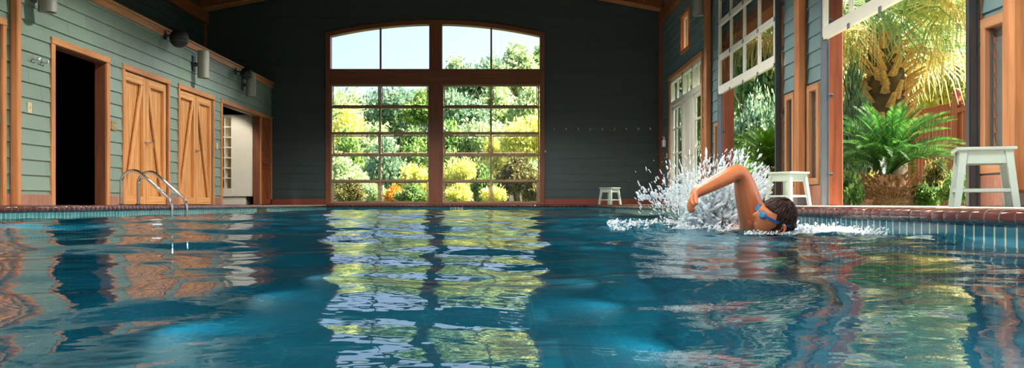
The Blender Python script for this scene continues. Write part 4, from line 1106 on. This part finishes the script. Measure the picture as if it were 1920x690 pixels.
def fan_palm(x, y, z0, H, tr_, nf, label, seed=1, R=.8, boots=True, dry=.3, pet=.8):
    r = random.Random(seed); t = empty('fan_palm', (x, y, z0))
    mb = MB(); mb.tube([(0, 0, 0), (0, 0, H * .5), (0, 0, H)], [tr_ * .8, tr_ * .8, tr_ * .6], 14); mb.build('trunk', 'bark', t, True, local=True)
    if boots:
        for i in range(98):
            z = H * .42 + H * .60 * i / 98; a = i * 2.39996 + r.uniform(-.22, .22); rr = tr_ * .74
            c = Vector((rr * math.cos(a), rr * math.sin(a), z)); dr = Vector((math.cos(a + r.uniform(-.35, .35)), math.sin(a + r.uniform(-.35, .35)), .9 + r.uniform(-.45, .5))).normalized(); L = r.uniform(.22, .38)
            mb = MB(); sd = Vector((-math.sin(a), math.cos(a), 0)); nn = dr.cross(sd)
            ring = []
            for (u, w, th) in ((0, .085, .04), (.5, .06, .032), (1, .04, .02)):
                q = c + dr * L * u + Vector((math.cos(a), math.sin(a), 0)) * .05 * u * u
                ring += [q + sd * w, q + nn * th, q - sd * w, q - nn * th]
            fs = [(0, 1, 5, 4), (1, 2, 6, 5), (2, 3, 7, 6), (3, 0, 4, 7), (4, 5, 9, 8), (5, 6, 10, 9), (6, 7, 11, 10), (7, 4, 8, 11), (8, 9, 10, 11)]
            mb.add(ring, fs); mb.build('leaf_boot', 'boot_bark', t, False, local=True)
    fm = [fan_mesh('frond', R * s, 'fan_leaf', seed + i, petiole=pet) for i, s in enumerate((1, .9, 1.1))]; dm = fan_mesh('dry_frond', R * .95, 'fan_dry', seed + 9, petiole=pet * .9)
    for i in range(nf):
        k = i / nf; isd = k > 1 - dry
        o = bpy.data.objects.new('dry_frond' if isd else 'frond', dm if isd else fm[i % 3]); COL.objects.link(o); o.parent = t
        o.location = (0, 0, H * (.98 if not isd else .92)); o.rotation_euler = (r.uniform(-.7, .7), -1.4 + 1.6 * k + r.uniform(-.12, .12), i * 2.39996)
        if isd: o['label'] = 'dry tan drooping frond'
    tag(t, label, 'palm'); return t
p = at(1660, 383, 16.2); fan_palm(p.x, p.y, G0, 3.1, .46, 46, 'fan palm with tan leaf-boot trunk behind the big sago palm', seed=4, R=.95, pet=1.0, dry=.1)
p = at(1512, 383, 15.0); fan_palm(p.x, p.y, G0, 3.2, .2, 34, 'fan palm mostly hidden by the wall between the raised doors, fronds drooping', seed=8, R=.75, boots=False, dry=.15)
p = at(1880, 383, 14.0); fan_palm(p.x, p.y, G0, 3.6, .2, 24, 'tall fan palm at the right whose grey-green fronds hang above the fence', seed=15, R=.8, boots=False, dry=.2)

# fence behind the palms
fn = empty('wood_fence', (9, 19, G0)); A = at(1560, 383, 22.5); B = at(2000, 383, 17.0)
n = 64; dv = (B - A); dv.z = 0; Lf = dv.length; dv.normalize(); nn = Vector((-dv.y, dv.x, 0))
bd = MB()
for i in range(n):
    c = A + dv * (Lf * (i + .5) / n); top = 1.95 + .5 * (i / n)
    bd.obox(Vector((c.x, c.y, G0 + top / 2)), dv, nn, Vector((0, 0, 1)), Lf / n - .006, .02, top, .003)
bd.build('fence_board', 'fence_wood', fn)
for zz in (.3, 1.1, 1.8):
    rm = MB(); rm.bar(A - nn * .05 + Vector((0, 0, zz - A.z + G0)), B - nn * .05 + Vector((0, 0, zz + .5 * (zz / 1.8) - B.z + G0)), .05, .1, .004, side=tuple(nn)); rm.build('fence_rail', 'fence_wood', fn)
cap = MB(); cap.bar(A + Vector((0, 0, 1.98 - A.z + G0)), B + Vector((0, 0, 2.48 - B.z + G0)), .12, .04, .004, side=tuple(nn)); cap.build('fence_cap', 'fence_wood', fn)
for i in range(6):
    c = A + dv * (Lf * i / 5); top = 2.15 + .5 * i / 5; pm = MB(); pm.obox(Vector((c.x, c.y, G0 + top / 2)), dv, nn, Vector((0, 0, 1)), .14, .14, top, .01); pm.sphere((c.x, c.y, G0 + top + .06), .08, 14, 10); pm.box(c.x - .09, c.x + .09, c.y - .09, c.y + .09, G0 + top, G0 + top + .025)
    pm.build('fence_post', 'fence_wood', fn)
tag(fn, 'reddish wooden board fence with ball-topped posts behind the palms', 'fence')

# trees and low plants on the right side
def TR(px, ytop, Y, wpx, mat, label, **k):
    k.setdefault('rz', (CZ + (HZ - ytop) * Y / F - G0) * .52); return T(px, ytop, Y, wpx, mat, label, **k)
TR(1300, 40, 33, 150, 'leaf_mid', 'green tree outside the French doors', n=12000, leaf=.15, seed=31)
TR(1380, -60, 30, 190, 'leaf_mid', 'leafy green tree outside the farther raised door, by the redwood jamb', n=26000, leaf=.14, seed=32)
TR(1450, -80, 27, 180, 'leaf_mid', 'dappled leafy tree filling the farther raised door opening', n=26000, leaf=.14, seed=33)
TR(1410, 150, 24, 130, 'leaf_blue', 'blue-green shrub behind the sago palm of the farther opening', name='shrub', cat='shrub', n=9000, leaf=.10, seed=34)
TR(1270, 200, 26, 100, 'leaf_blue', 'bluish shrub outside the left leaf of the French doors', name='shrub', cat='shrub', n=7000, leaf=.12, seed=35)
TR(1600, -60, 25, 200, 'leaf_yellow', 'sunlit yellow-green tree behind the fan palm with boots', n=14000, leaf=.13, seed=36)
TR(1760, -100, 24, 220, 'leaf_yellow', 'yellow tree behind the fence at the right', n=15000, leaf=.13, seed=37)
TR(1900, -60, 22, 200, 'leaf_mid', 'green tree behind the louvred window wall', n=10000, leaf=.13, seed=38)
TR(1598, 110, 15.5, 70, 'leaf_blue', 'fine-leaved hanging shrub just right of the redwood jamb', name='shrub', cat='shrub', n=12000, leaf=.05, seed=39, rz=1.1)
for i, (px, yt, Y, w_, mt, lb) in enumerate(((1592, 322, 12.2, 62, 'leaf_mid', 'low leafy green plant left of the sago palm trunk'), (1628, 330, 14.5, 60, 'leaf_yellow', 'low yellow-green plant behind the left of the sago palm trunk'),
        (1735, 335, 12.4, 60, 'leaf_mid', 'low leafy plant right of the sago palm trunk'), (1790, 322, 12.0, 60, 'leaf_mid', 'low plant under the sago palm fronds by the near door track'),
        (1760, 300, 14.5, 80, 'leaf_dark', 'dark shrub behind the sago palm at right'), (1815, 300, 13.5, 60, 'leaf_yellow', 'yellowish shrub by the near track of the opening'))):
    TR(px, yt, Y, w_, mt, lb, name='garden_plant', cat='plant', n=2600, leaf=.06, seed=41 + i, trunk=False, lumps=12)

# ------------------------------------------------------------------ swimmer
def to_obj(me, name, mat):
    o = bpy.data.objects.new(name, me); COL.objects.link(o); me.materials.append(MATS[mat]); return o
def skin_chain(V, E, R, root=0, sub=2):
    """returns evaluated mesh of a skinned skeleton"""
    me = bpy.data.meshes.new('tmp'); me.from_pydata([tuple(v) for v in V], E, []); o = bpy.data.objects.new('tmp', me); COL.objects.link(o)
    md = o.modifiers.new('s', 'SKIN'); md.use_smooth_shade = True
    sv = me.skin_vertices[0].data if me.skin_vertices else None
    if sv is None:
        bpy.context.view_layer.objects.active = o
        bpy.ops.mesh.customdata_skin_add(); sv = me.skin_vertices[0].data
    for i, r in enumerate(R): sv[i].radius = r if isinstance(r, tuple) else (r, r)
    for i in range(len(V)): sv[i].use_root = (i == root)
    ss = o.modifiers.new('u', 'SUBSURF'); ss.levels = sub; ss.render_levels = sub
    dg = bpy.context.evaluated_depsgraph_get(); ev = o.evaluated_get(dg); m2 = bpy.data.meshes.new_from_object(ev)
    bpy.data.objects.remove(o); return m2

def A3(px, py, Y): return at(px, py, Y)
sh = A3(1414, 416, 4.52); el = A3(1388, 318, 4.44); wr = A3(1304, 362, 4.36)
J = []; Ed = []; Rr = []
def jv(p, r, par=None):
    J.append(Vector(p)); Rr.append(r)
    if par is not None: Ed.append((par, len(J) - 1))
    return len(J) - 1
pel = jv((1.17, 5.30, -.235), (.15, .105))
wa = jv((1.20, 5.10, -.225), (.13, .095), pel)
chst = jv((1.25, 4.86, -.20), (.15, .105), wa)
uc = jv((1.29, 4.66, -.17), (.13, .09), chst)
nk = jv((1.30, 4.53, -.13), (.06, .06), uc)
hd = jv((1.295, 4.46, -.085), (.06, .06), nk)
s1 = jv((1.22, 4.60, -.115), .075, uc)
s2 = jv(sh, .078, s1)
u1 = jv(sh.lerp(el, .30), .071, s2); u2 = jv(sh.lerp(el, .65), .062, u1)
e1 = jv(el, .049, u2)
f1 = jv(el.lerp(wr, .25), .047, e1); f2 = jv(el.lerp(wr, .6), .039, f1); w1 = jv(wr, .029, f2)
kn = A3(1291, 383, 4.32)
pm1 = jv(wr.lerp(kn, .35), (.030, .022), w1)
sl = jv((1.40, 4.62, -.24), .07, uc); el2 = jv((1.45, 4.30, -.36), .048, sl); wl2 = jv((1.42, 4.02, -.40), .028, el2); hl = jv((1.41, 3.92, -.41), (.035, .018), wl2)
for sx, z in ((-1, 0), (1, -.05)):
    h1 = jv((1.17 + sx * .085, 5.42, -.24 + z), .088, pel); k1 = jv((1.13 + sx * .1, 5.82, -.27 + z), .055, h1); c1 = jv((1.11 + sx * .1, 6.02, -.25 + z), .052, k1); a1 = jv((1.10 + sx * .09, 6.28, -.22 + z), .034, c1); jv((1.09 + sx * .08, 6.44, -.26 + z), .028, a1)
body_me = skin_chain(J, Ed, Rr, 0)
parts = [body_me]
# fingers: separate short chains rooted inside the palm
hdv = (kn - wr).normalized(); side = Vector((0, 1, 0)); side = (side - hdv * side.dot(hdv)).normalized(); palmn = hdv.cross(side)
if palmn.x < 0: palmn = -palmn
_r = Matrix.Rotation(math.radians(18), 3, hdv); side = _r @ side; palmn = _r @ palmn
palmc = wr.lerp(kn, .6)
pv = []; pe = []; pr = []
for m_, off, ln in ((palmc, 0, 0),):
    pass
for i, (off, L1) in enumerate(((-.031, .052), (-.011, .060), (.010, .057), (.029, .046))):
    b = wr.lerp(kn, .25) + side * off * .55
    k0 = wr + hdv * .064 + side * off - palmn * 0
    d1 = (hdv + palmn * .6).normalized(); d2 = (hdv * .6 + palmn * .9).normalized(); d3 = (hdv * .2 + palmn * 1.0).normalized()
    p1 = k0 + d1 * L1 * .45; p2 = p1 + d2 * L1 * .32; p3 = p2 + d3 * L1 * .26
    parts.append(skin_chain([b, k0, p1, p2, p3], [(0, 1), (1, 2), (2, 3), (3, 4)], [.015, .0125, .0095, .0088, .0078], 0))
b = wr + hdv * .02 - side * .02; t1 = wr + hdv * .045 - side * .048 + palmn * .01; t2 = t1 + (hdv + palmn * .5).normalized() * .035; t3 = t2 + (hdv + palmn * .8).normalized() * .026
parts.append(skin_chain([b, t1, t2, t3], [(0, 1), (1, 2), (2, 3)], [.017, .013, .011, .009], 0))

# head: shaped sphere
fdir = Vector((-.90, -.24, .36)).normalized(); udir = Vector((.41, -.41, .82)); udir = (udir - fdir * udir.dot(fdir)).normalized(); sdir = udir.cross(fdir).normalized()
HC = A3(1451, 412, 4.40)
HS = .94
def headpt(f, u, s): return HC + (fdir * f + udir * u + sdir * s) * HS
def gss(x, m, w): return math.exp(-((x - m) / w) ** 2)
def head_surface(th, ph, grow=0.0, hair=False):
    """th from crown, ph from face direction"""
    f = math.sin(th) * math.cos(ph); s = math.sin(th) * math.sin(ph); u = math.cos(th)
    F_, S_, U_ = f * .098, s * .077, u * (.118 if u > 0 else .122)
    if u < 0: # jaw narrows and comes forward
        k = min(1, -u); S_ *= (1 - .38 * k); 
        if f < 0: F_ *= (1 - .45 * k)
        else: F_ *= (1 - .12 * k)
    if f > 0 and not hair:
        c = f ** 2
        F_ += .022 * gss(U_, -.022, .016) * gss(S_, 0, .011) * c + .010 * gss(U_, 0.0, .022) * gss(S_, 0, .009) * c   # nose
        F_ -= .013 * (gss(S_, .032, .016) + gss(S_, -.032, .016)) * gss(U_, .008, .015) * c                            # eye sockets
        F_ += .006 * gss(U_, .034, .012) * c                                                                         # brow
        F_ += .007 * gss(U_, -.058, .007) * gss(S_, 0, .022) * c + .007 * gss(U_, -.071, .007) * gss(S_, 0, .018) * c   # lips
        F_ += .010 * gss(U_, -.100, .016) * gss(S_, 0, .022) * c                                                        # chin
    g = 1 + grow
    return headpt(F_ * g, U_ * g, S_ * g), (F_, U_, S_)
mb = MB(); nt_, np_ = 72, 96; vs = []
for i in range(nt_ + 1):
    for k in range(np_): vs.append(head_surface(PI * i / nt_, 2 * PI * k / np_)[0])
fs = [(i * np_ + k, (i + 1) * np_ + k, (i + 1) * np_ + (k + 1) % np_, i * np_ + (k + 1) % np_) for i in range(nt_) for k in range(np_)]
mb.add(vs, fs)
for sg in (-1, 1): # ears
    c = headpt(-.008, -.005, sg * .078); pts = []
    for k in range(11):
        a = math.radians(-60 + k * 30); pts.append(c + fdir * (.017 * math.cos(a) - .004) + udir * .030 * math.sin(a) + sdir * sg * (.010 - .006 * math.cos(a)))
    mb.tube(pts, .006, 8); mb.tube([c + udir * .02, c, c - udir * .02], [.012, .014, .010], 8)
hm = bpy.data.meshes.new('h'); hm.from_pydata([tuple(v) for v in mb.v], [], mb.f)
parts.append(hm)
per = empty('person', (1.2, 4.9, WATER))
allv = []; allf = []
for m_ in parts:
    o_ = len(allv); allv += [tuple(Vector(v.co) - per.location) for v in m_.vertices]; allf += [tuple(i + o_ for i in p.vertices) for p in m_.polygons]
bm_ = bpy.data.meshes.new('body'); bm_.from_pydata(allv, [], allf); bo = to_obj(bm_, 'body', 'skin'); bo.parent = per
rmsh = bo.modifiers.new('r', 'REMESH'); rmsh.mode = 'VOXEL'; rmsh.voxel_size = .0036; rmsh.use_smooth_shade = True
sm_ = bo.modifiers.new('sm', 'SMOOTH'); sm_.iterations = 4; sm_.factor = .5
# hair: shell over crown and back with strands
mb = MB(); vs = []; keep = []
nt2, np2 = 110, 150
for i in range(nt2 + 1):
    for k in range(np2):
        th, ph = PI * i / nt2, 2 * PI * k / np2
        P0, (f, u, s) = head_surface(th, ph, 0, True)
        line = u > .050 + .3 * max(0, abs(s) - .05) if f > .035 else (u > -.015 + (f + .0) * 1.4 if f > -.02 else u > -.085 + max(0, f + .06) * .8)
        nzv = noise.noise(Vector((s * 160, u * 22, f * 60))) * .5 + noise.noise(Vector((ph * 24, th * 3, 1.7))) * .7
        gr = .008 + .005 * nzv + .004 * noise.noise(Vector((s * 30, u * 30, f * 30)))
        nrm = (P0 - HC).normalized(); vs.append(P0 + nrm * (gr if line else -.012)); keep.append(line)
fs = []
for i in range(nt2):
    for k in range(np2):
        q = (i * np2 + k, (i + 1) * np2 + k, (i + 1) * np2 + (k + 1) % np2, i * np2 + (k + 1) % np2)
        if any(keep[j] for j in q): fs.append(q)
mb.add(vs, fs)
r = random.Random(5)
for i in range(260): # wet locks
    th = r.uniform(.1, 1.9); ph = r.uniform(1.4, 4.9); pts = []
    for j in range(5):
        P0, _ = head_surface(min(PI * .7, th + j * .11), ph + .05 * j * r.uniform(-1, 1), 0, True); pts.append(P0 + (P0 - HC).normalized() * (.010 + .002 * math.sin(j)))
    mb.tube(pts, [.0035, .0042, .004, .003, .0012], 5)
ho = mb.build('hair', 'hair_dark', per, True); ho['label'] = 'short wet dark brown hair'
# goggles
mb = MB()
for sg in (-1, 1):
    c = headpt(.083, .010, sg * .032); ring = []
    for (gr, o_) in ((1.0, 0), (1.0, .012), (.7, .018)):
        for k in range(16): a = 2 * PI * k / 16; ring.append(c + sdir * math.cos(a) * .026 * gr + udir * math.sin(a) * .017 * gr + fdir * o_)
    mb.add(ring, [(i * 16 + k, i * 16 + (k + 1) % 16, (i + 1) * 16 + (k + 1) % 16, (i + 1) * 16 + k) for i in range(2) for k in range(16)] + [tuple(range(32, 48))])
mb.tube([headpt(.098, .014, -.008), headpt(.100, .014, .008)], .004, 8)
g1 = mb.build('goggles', 'goggle_lens', per, True)
mb = MB(); pts = []
for k in range(41):
    ph = math.radians(22) + k * math.radians(316) / 40; th = math.radians(85) - math.radians(8) * math.sin((ph) / 2)
    P0, _ = head_surface(th, ph, 0, True); pts.append(P0 + (P0 - HC).normalized() * .010)
ring = []
for i, p_ in enumerate(pts):
    n_ = (p_ - HC).normalized(); ring += [p_ + udir * .006, p_ + udir * .006 + n_ * .003, p_ - udir * .006 + n_ * .003, p_ - udir * .006]
mb.add(ring, [(4 * i + a, 4 * i + (a + 1) % 4, 4 * i + 4 + (a + 1) % 4, 4 * i + 4 + a) for i in range(40) for a in range(4)])
so_ = mb.build('goggle_strap', 'goggle_blue', g1, True); so_['label'] = 'bright blue strap'
mb = MB(); mb.tube([headpt(.100, -.0645, -.022), headpt(.106, -.063, -.01), headpt(.107, -.064, 0), headpt(.106, -.063, .01), headpt(.100, -.0645, .022)], [.002, .0045, .005, .0045, .002], 8)
plain('lip', (150, 60, 60), .3); lo_ = mb.build('mouth', 'lip', per, True)
mb = MB(); n = 28
for (a, b) in (((1.17, 5.2, -.235), (1.17, 5.42, -.24)),):
    ring = []
    for i in range(7):
        t = i / 6; c = Vector(a).lerp(Vector(b), t)
        for k in range(n): an = 2 * PI * k / n; ring.append(c + Vector((math.cos(an) * (.165 + .02 * t), 0, math.sin(an) * (.118 + .0 * t))))
    mb.add(ring, [(i * n + k, i * n + (k + 1) % n, (i + 1) * n + (k + 1) % n, (i + 1) * n + k) for i in range(6) for k in range(n)])
mb.build('swim_trunks', 'trunks_navy', per, True)
tag(per, 'person swimming front crawl with one bent arm raised, dark wet hair and blue goggles', 'person')

# ------------------------------------------------------------------ splash
def blob_template(sub):
    t = (1 + 5 ** .5) / 2
    V = np.array([(-1, t, 0), (1, t, 0), (-1, -t, 0), (1, -t, 0), (0, -1, t), (0, 1, t), (0, -1, -t), (0, 1, -t), (t, 0, -1), (t, 0, 1), (-t, 0, -1), (-t, 0, 1)], float)
    Fc = [(0, 11, 5), (0, 5, 1), (0, 1, 7), (0, 7, 10), (0, 10, 11), (1, 5, 9), (5, 11, 4), (11, 10, 2), (10, 7, 6), (7, 1, 8), (3, 9, 4), (3, 4, 2), (3, 2, 6), (3, 6, 8), (3, 8, 9), (4, 9, 5), (2, 4, 11), (6, 2, 10), (8, 6, 7), (9, 8, 1)]
    V = list(map(tuple, unit(V)))
    for _ in range(sub):
        cache = {}; nf = []
        def mid(a, b):
            k = (min(a, b), max(a, b))
            if k not in cache: m_ = np.array(V[a]) + np.array(V[b]); V.append(tuple(m_ / np.linalg.norm(m_))); cache[k] = len(V) - 1
            return cache[k]
        for a, b, c in Fc:
            x, y, z = mid(a, b), mid(b, c), mid(c, a); nf += [(a, x, z), (b, y, x), (c, z, y), (x, y, z)]
        Fc = nf
    return np.array(V), np.array(Fc)
def blobs(name, C, D, Rd, St, seed, sub=1, mat='foam', jag=.25):
    V0, F0 = blob_template(sub); rs_ = np.random.RandomState(seed); n = len(C); D = unit(D); R_ = unit(rs_.randn(n, 3)); S = unit(np.cross(D, R_)); T2 = np.cross(D, S)
    j = 1 + jag * rs_.randn(n, len(V0))
    P = C[:, None, :] + (V0[None, :, 0:1] * j[..., None]) * Rd[:, None, None] * S[:, None, :] + (V0[None, :, 1:2] * j[..., None]) * Rd[:, None, None] * T2[:, None, :] + (V0[None, :, 2:3]) * (Rd * St)[:, None, None] * D[:, None, :]
    Fq = (F0[None] + (np.arange(n) * len(V0))[:, None, None]).reshape(-1, 3)
    return mesh_np(name, P.reshape(-1, 3), Fq, mat, True, 3)
rs_ = np.random.RandomState(21)
def region(n, fn): return np.array([fn() for _ in range(n)])
def pxp(x, y, Y): return np.array([(x - 960) * Y / F, Y, CZ + (HZ - y) * Y / F])
Cs = []; Ds = []; Rs = []; Ss = []
def emit(n, gx, gy, gY, org, rr, st, zmin=WATER - .01):
    k = 0
    while k < n:
        p = pxp(gx(), gy(), gY()) 
        if p[2] < zmin: k += 1; continue
        Cs.append(p); Ds.append(p - np.array(org) + rs_.randn(3) * .12); Rs.append(rs_.gamma(2.0, rr / 2)); Ss.append(rs_.uniform(*st)); k += 1
U = rs_.uniform; G = rs_.normal
orgB = (1.15, 5.6, -.35)
# dense white sheet thrown up behind the arm (over legs and back)
k = 0
while k < 9000:
    x = U(1285, 1405); top = 338 + 38 * abs((x - 1350) / 55) ** 1.5; y = 432 - (432 - top) * (rs_.rand() ** .75); Y = U(4.9, 5.9)
    p = pxp(x, y, Y)
    if p[2] > WATER - .02: Cs.append(p); Ds.append(p - np.array(orgB) + rs_.randn(3) * .3); Rs.append(rs_.gamma(2.5, .0015)); Ss.append(U(1.5, 6))
    k += 1
for _ in range(520):
    x = G(1350, 24); top = 352 + 44 * abs((x - 1352) / 55) ** 1.5; y = 438 - (438 - top) * rs_.rand() ** .8; p = pxp(x, y, U(4.95, 5.7))
    Cs.append(p); Ds.append(p - np.array(orgB) + rs_.randn(3) * .4); Rs.append(U(.006, .020)); Ss.append(U(1.2, 3))
# spray plume up and left
emit(3200, lambda: G(1305, 36), lambda: G(374, 24), lambda: U(5.0, 6.2), orgB, .0019, (1.5, 6))
emit(420, lambda: G(1325, 32), lambda: G(318, 16), lambda: U(5.2, 6.2), orgB, .0015, (2, 8))
emit(260, lambda: G(1385, 14), lambda: G(300, 12), lambda: U(5.2, 6.0), orgB, .0014, (2, 8))
emit(420, lambda: G(1425, 10), lambda: G(345, 20), lambda: U(4.7, 5.6), orgB, .0022, (2, 7))
emit(160, lambda: U(1195, 1270), lambda: G(366, 8), lambda: U(5.0, 5.8), orgB, .0028, (1.5, 4))
# foam on the surface, drifting left, and bow splash on the right
def surf(n, x0_, x1_, Y0_, Y1_, hgt, rr, st, wx_=None):
    for _ in range(n):
        Y = U(Y0_, Y1_); px = U(x0_, x1_); p = pxp(px, 400, Y); p[2] = WATER + abs(G(0, hgt)); Cs.append(p); Ds.append(np.array([G(), G() * .5, .5])); Rs.append(rs_.gamma(2, rr / 2)); Ss.append(U(*st))
surf(2600, 1270, 1430, 4.6, 6.2, .018, .0026, (1, 4)); surf(900, 1140, 1290, 4.9, 7.6, .008, .0022, (1, 5)); surf(500, 1395, 1510, 4.25, 4.45, .007, .0014, (1, 3))
surf(1900, 1495, 1600, 4.3, 5.0, .014, .0018, (1, 4)); surf(900, 1560, 1670, 4.2, 4.5, .014, .0016, (1, 4))
fm_ = blobs('water_splash', np.array(Cs), np.array(Ds), np.array(Rs), np.array(Ss), 3)
so2 = bpy.data.objects.new('water_splash', fm_); COL.objects.link(so2)
tag(so2, 'white burst of splashing water and droplets around the swimmer', 'splash', kind='stuff')

# ------------------------------------------------------------------ light
FILL = 560; UW = 70
w = bpy.data.worlds.new('World'); sc.world = w; w.use_nodes = True; nt = w.node_tree; nt.nodes.clear()
out = nt.nodes.new('ShaderNodeOutputWorld'); bg = nt.nodes.new('ShaderNodeBackground'); sky = nt.nodes.new('ShaderNodeTexSky')
sky.sky_type = 'NISHITA'; sky.sun_disc = False; sky.sun_elevation = math.radians(48); sky.sun_rotation = math.radians(60); sky.dust_density = 3.0; sky.air_density = 1.0; sky.ozone_density = 3.0
bg.inputs['Strength'].default_value = 0.165
mul_ = nt.nodes.new('ShaderNodeMixRGB'); mul_.blend_type = 'MULTIPLY'; mul_.inputs[0].default_value = 1; mul_.inputs[2].default_value = (.93, .88, .92, 1); nt.links.new(sky.outputs[0], mul_.inputs[1]); nt.links.new(mul_.outputs[0], bg.inputs[0]); nt.links.new(bg.outputs[0], out.inputs[0])
sd = bpy.data.lights.new('sun', 'SUN'); sd.energy = 11.5; sd.angle = math.radians(1.0); sd.color = (1, .93, .80)
so3 = bpy.data.objects.new('sun', sd); COL.objects.link(so3)
sun_from = Vector((.80, .12, .95)).normalized(); so3.rotation_euler = sun_from.to_track_quat('Z', 'Y').to_euler()
def lamp(n, loc, P, col=(1, .96, .90), r=.12):
    l = bpy.data.lights.new(n, 'POINT'); l.energy = P; l.color = col; l.shadow_soft_size = r
    o = bpy.data.objects.new(n, l); COL.objects.link(o); o.location = loc; return o
def pendant(x, y, z, P):  # added lamp, kept out of view, to brighten the interior
    t = empty('fill_pendant', (x, y, z)); ztop_ = 5.0 + .19 * (5.6 - abs(x - XC))
    mb = MB(); mb.lathe((x, y, z), [(.20, 0), (.19, .06), (.10, .20), (.04, .24), (.03, .30), (0, .30)], 28); mb.lathe((x, y, z), [(.19, .002), (.18, .06), (.09, .19), (0, .19)], 28); mb.build('lamp_shade', 'dark_steel', t, True)
    mb = MB(); mb.sphere((x, y, z + .03), .05, 16, 10); mb.build('bulb', 'white_plastic', t, True)
    mb = MB(); mb.cyl((x, y, z + .3), (x, y, ztop_), .006, 8); mb.build('cord', 'black_plastic', t)
    tag(t, 'added dark metal pendant lamp, out of view, brightening the room from above the pool', 'pendant lamp', 'added fill pendants out of view')
    lamp('fill_light', (x, y, z + .075), P, r=.05)
for x in (-2.9, .4):
    for y in (-2.2, 2.5, 7.2, 12.0, 16.6): pendant(x, y, 3.9, FILL)
pendant(.9, 3.6, 3.6, FILL * 1.25)
def uw(loc, d, P):  # added spots that brighten the basin so the water shows blue
    l = bpy.data.lights.new('underwater_fill', 'SPOT'); l.energy = P; l.color = (.8, 1, 1); l.shadow_soft_size = .06; l.spot_size = math.radians(150); l.spot_blend = .6
    o = bpy.data.objects.new('underwater_fill', l); COL.objects.link(o); o.location = loc; o.rotation_euler = Vector(d).to_track_quat('-Z', 'Y').to_euler()
for y in (1.5, 5.5, 9.5, 13.5, 17.5):
    uw((POOL[1] - .08, y, -.75), (-1, 0, -.35), UW); uw((POOL[0] + .08, y + 1.5, -.75), (1, 0, -.35), UW)
l = bpy.data.lights.new('cabinet_fill_spot', 'SPOT'); l.energy = 66; l.color = (1, .93, .82); l.spot_size = math.radians(52); l.spot_blend = .5; l.shadow_soft_size = .05  # added spot to brighten the cream cabinet, no fixture modelled
o = bpy.data.objects.new('cabinet_fill_spot', l); COL.objects.link(o); o.location = (-6.5, 19.6, 2.75); o.rotation_euler = Vector((-.06, 1.0, -1.2)).to_track_quat('-Z', 'Y').to_euler()
def portal(loc, rot, sx, sy):
    l = bpy.data.lights.new('daylight_portal', 'AREA'); l.shape = 'RECTANGLE'; l.size = sx; l.size_y = sy; l.cycles.is_portal = True
    o = bpy.data.objects.new('daylight_portal', l); COL.objects.link(o); o.location = loc; o.rotation_euler = rot
for (a, b) in ((12.2, 15.8), (7.08, 10.6), (1.9, 5.4), (-3.4, 1.0)): portal((XR + .26, (a + b) / 2, 1.4), (0, PI / 2, 0), 2.8, b - a)
portal((XR + .26, 19.05, 1.4), (0, PI / 2, 0), 2.8, 3.4)
portal((WXC, YF + .25, 2.2), (-PI / 2, 0, 0), 5.2, 4.5)
portal((-1.8, -4.25, 2.3), (PI / 2, 0, 0), 8.4, 4.0)

cam = bpy.data.cameras.new('camera'); co = bpy.data.objects.new('camera', cam); COL.objects.link(co)
cam.sensor_width = 36; cam.lens = F * 36 / 1920; cam.shift_y = (HZ - 345) / 1920; cam.clip_start = .02; cam.clip_end = 300
co.location = (0, 0, CZ); co.rotation_euler = (PI / 2, 0, 0); sc.camera = co

sc.view_settings.view_transform = 'Standard'; sc.view_settings.look = 'None'; sc.view_settings.exposure = 1.05; sc.view_settings.gamma = 1; sc.view_settings.use_curve_mapping = False
cy = sc.cycles; cy.max_bounces = 10; cy.diffuse_bounces = 7; cy.glossy_bounces = 4; cy.transmission_bounces = 6; cy.transparent_max_bounces = 12
cy.caustics_reflective = False; cy.caustics_refractive = False; cy.sample_clamp_indirect = 6; cy.use_denoising = True
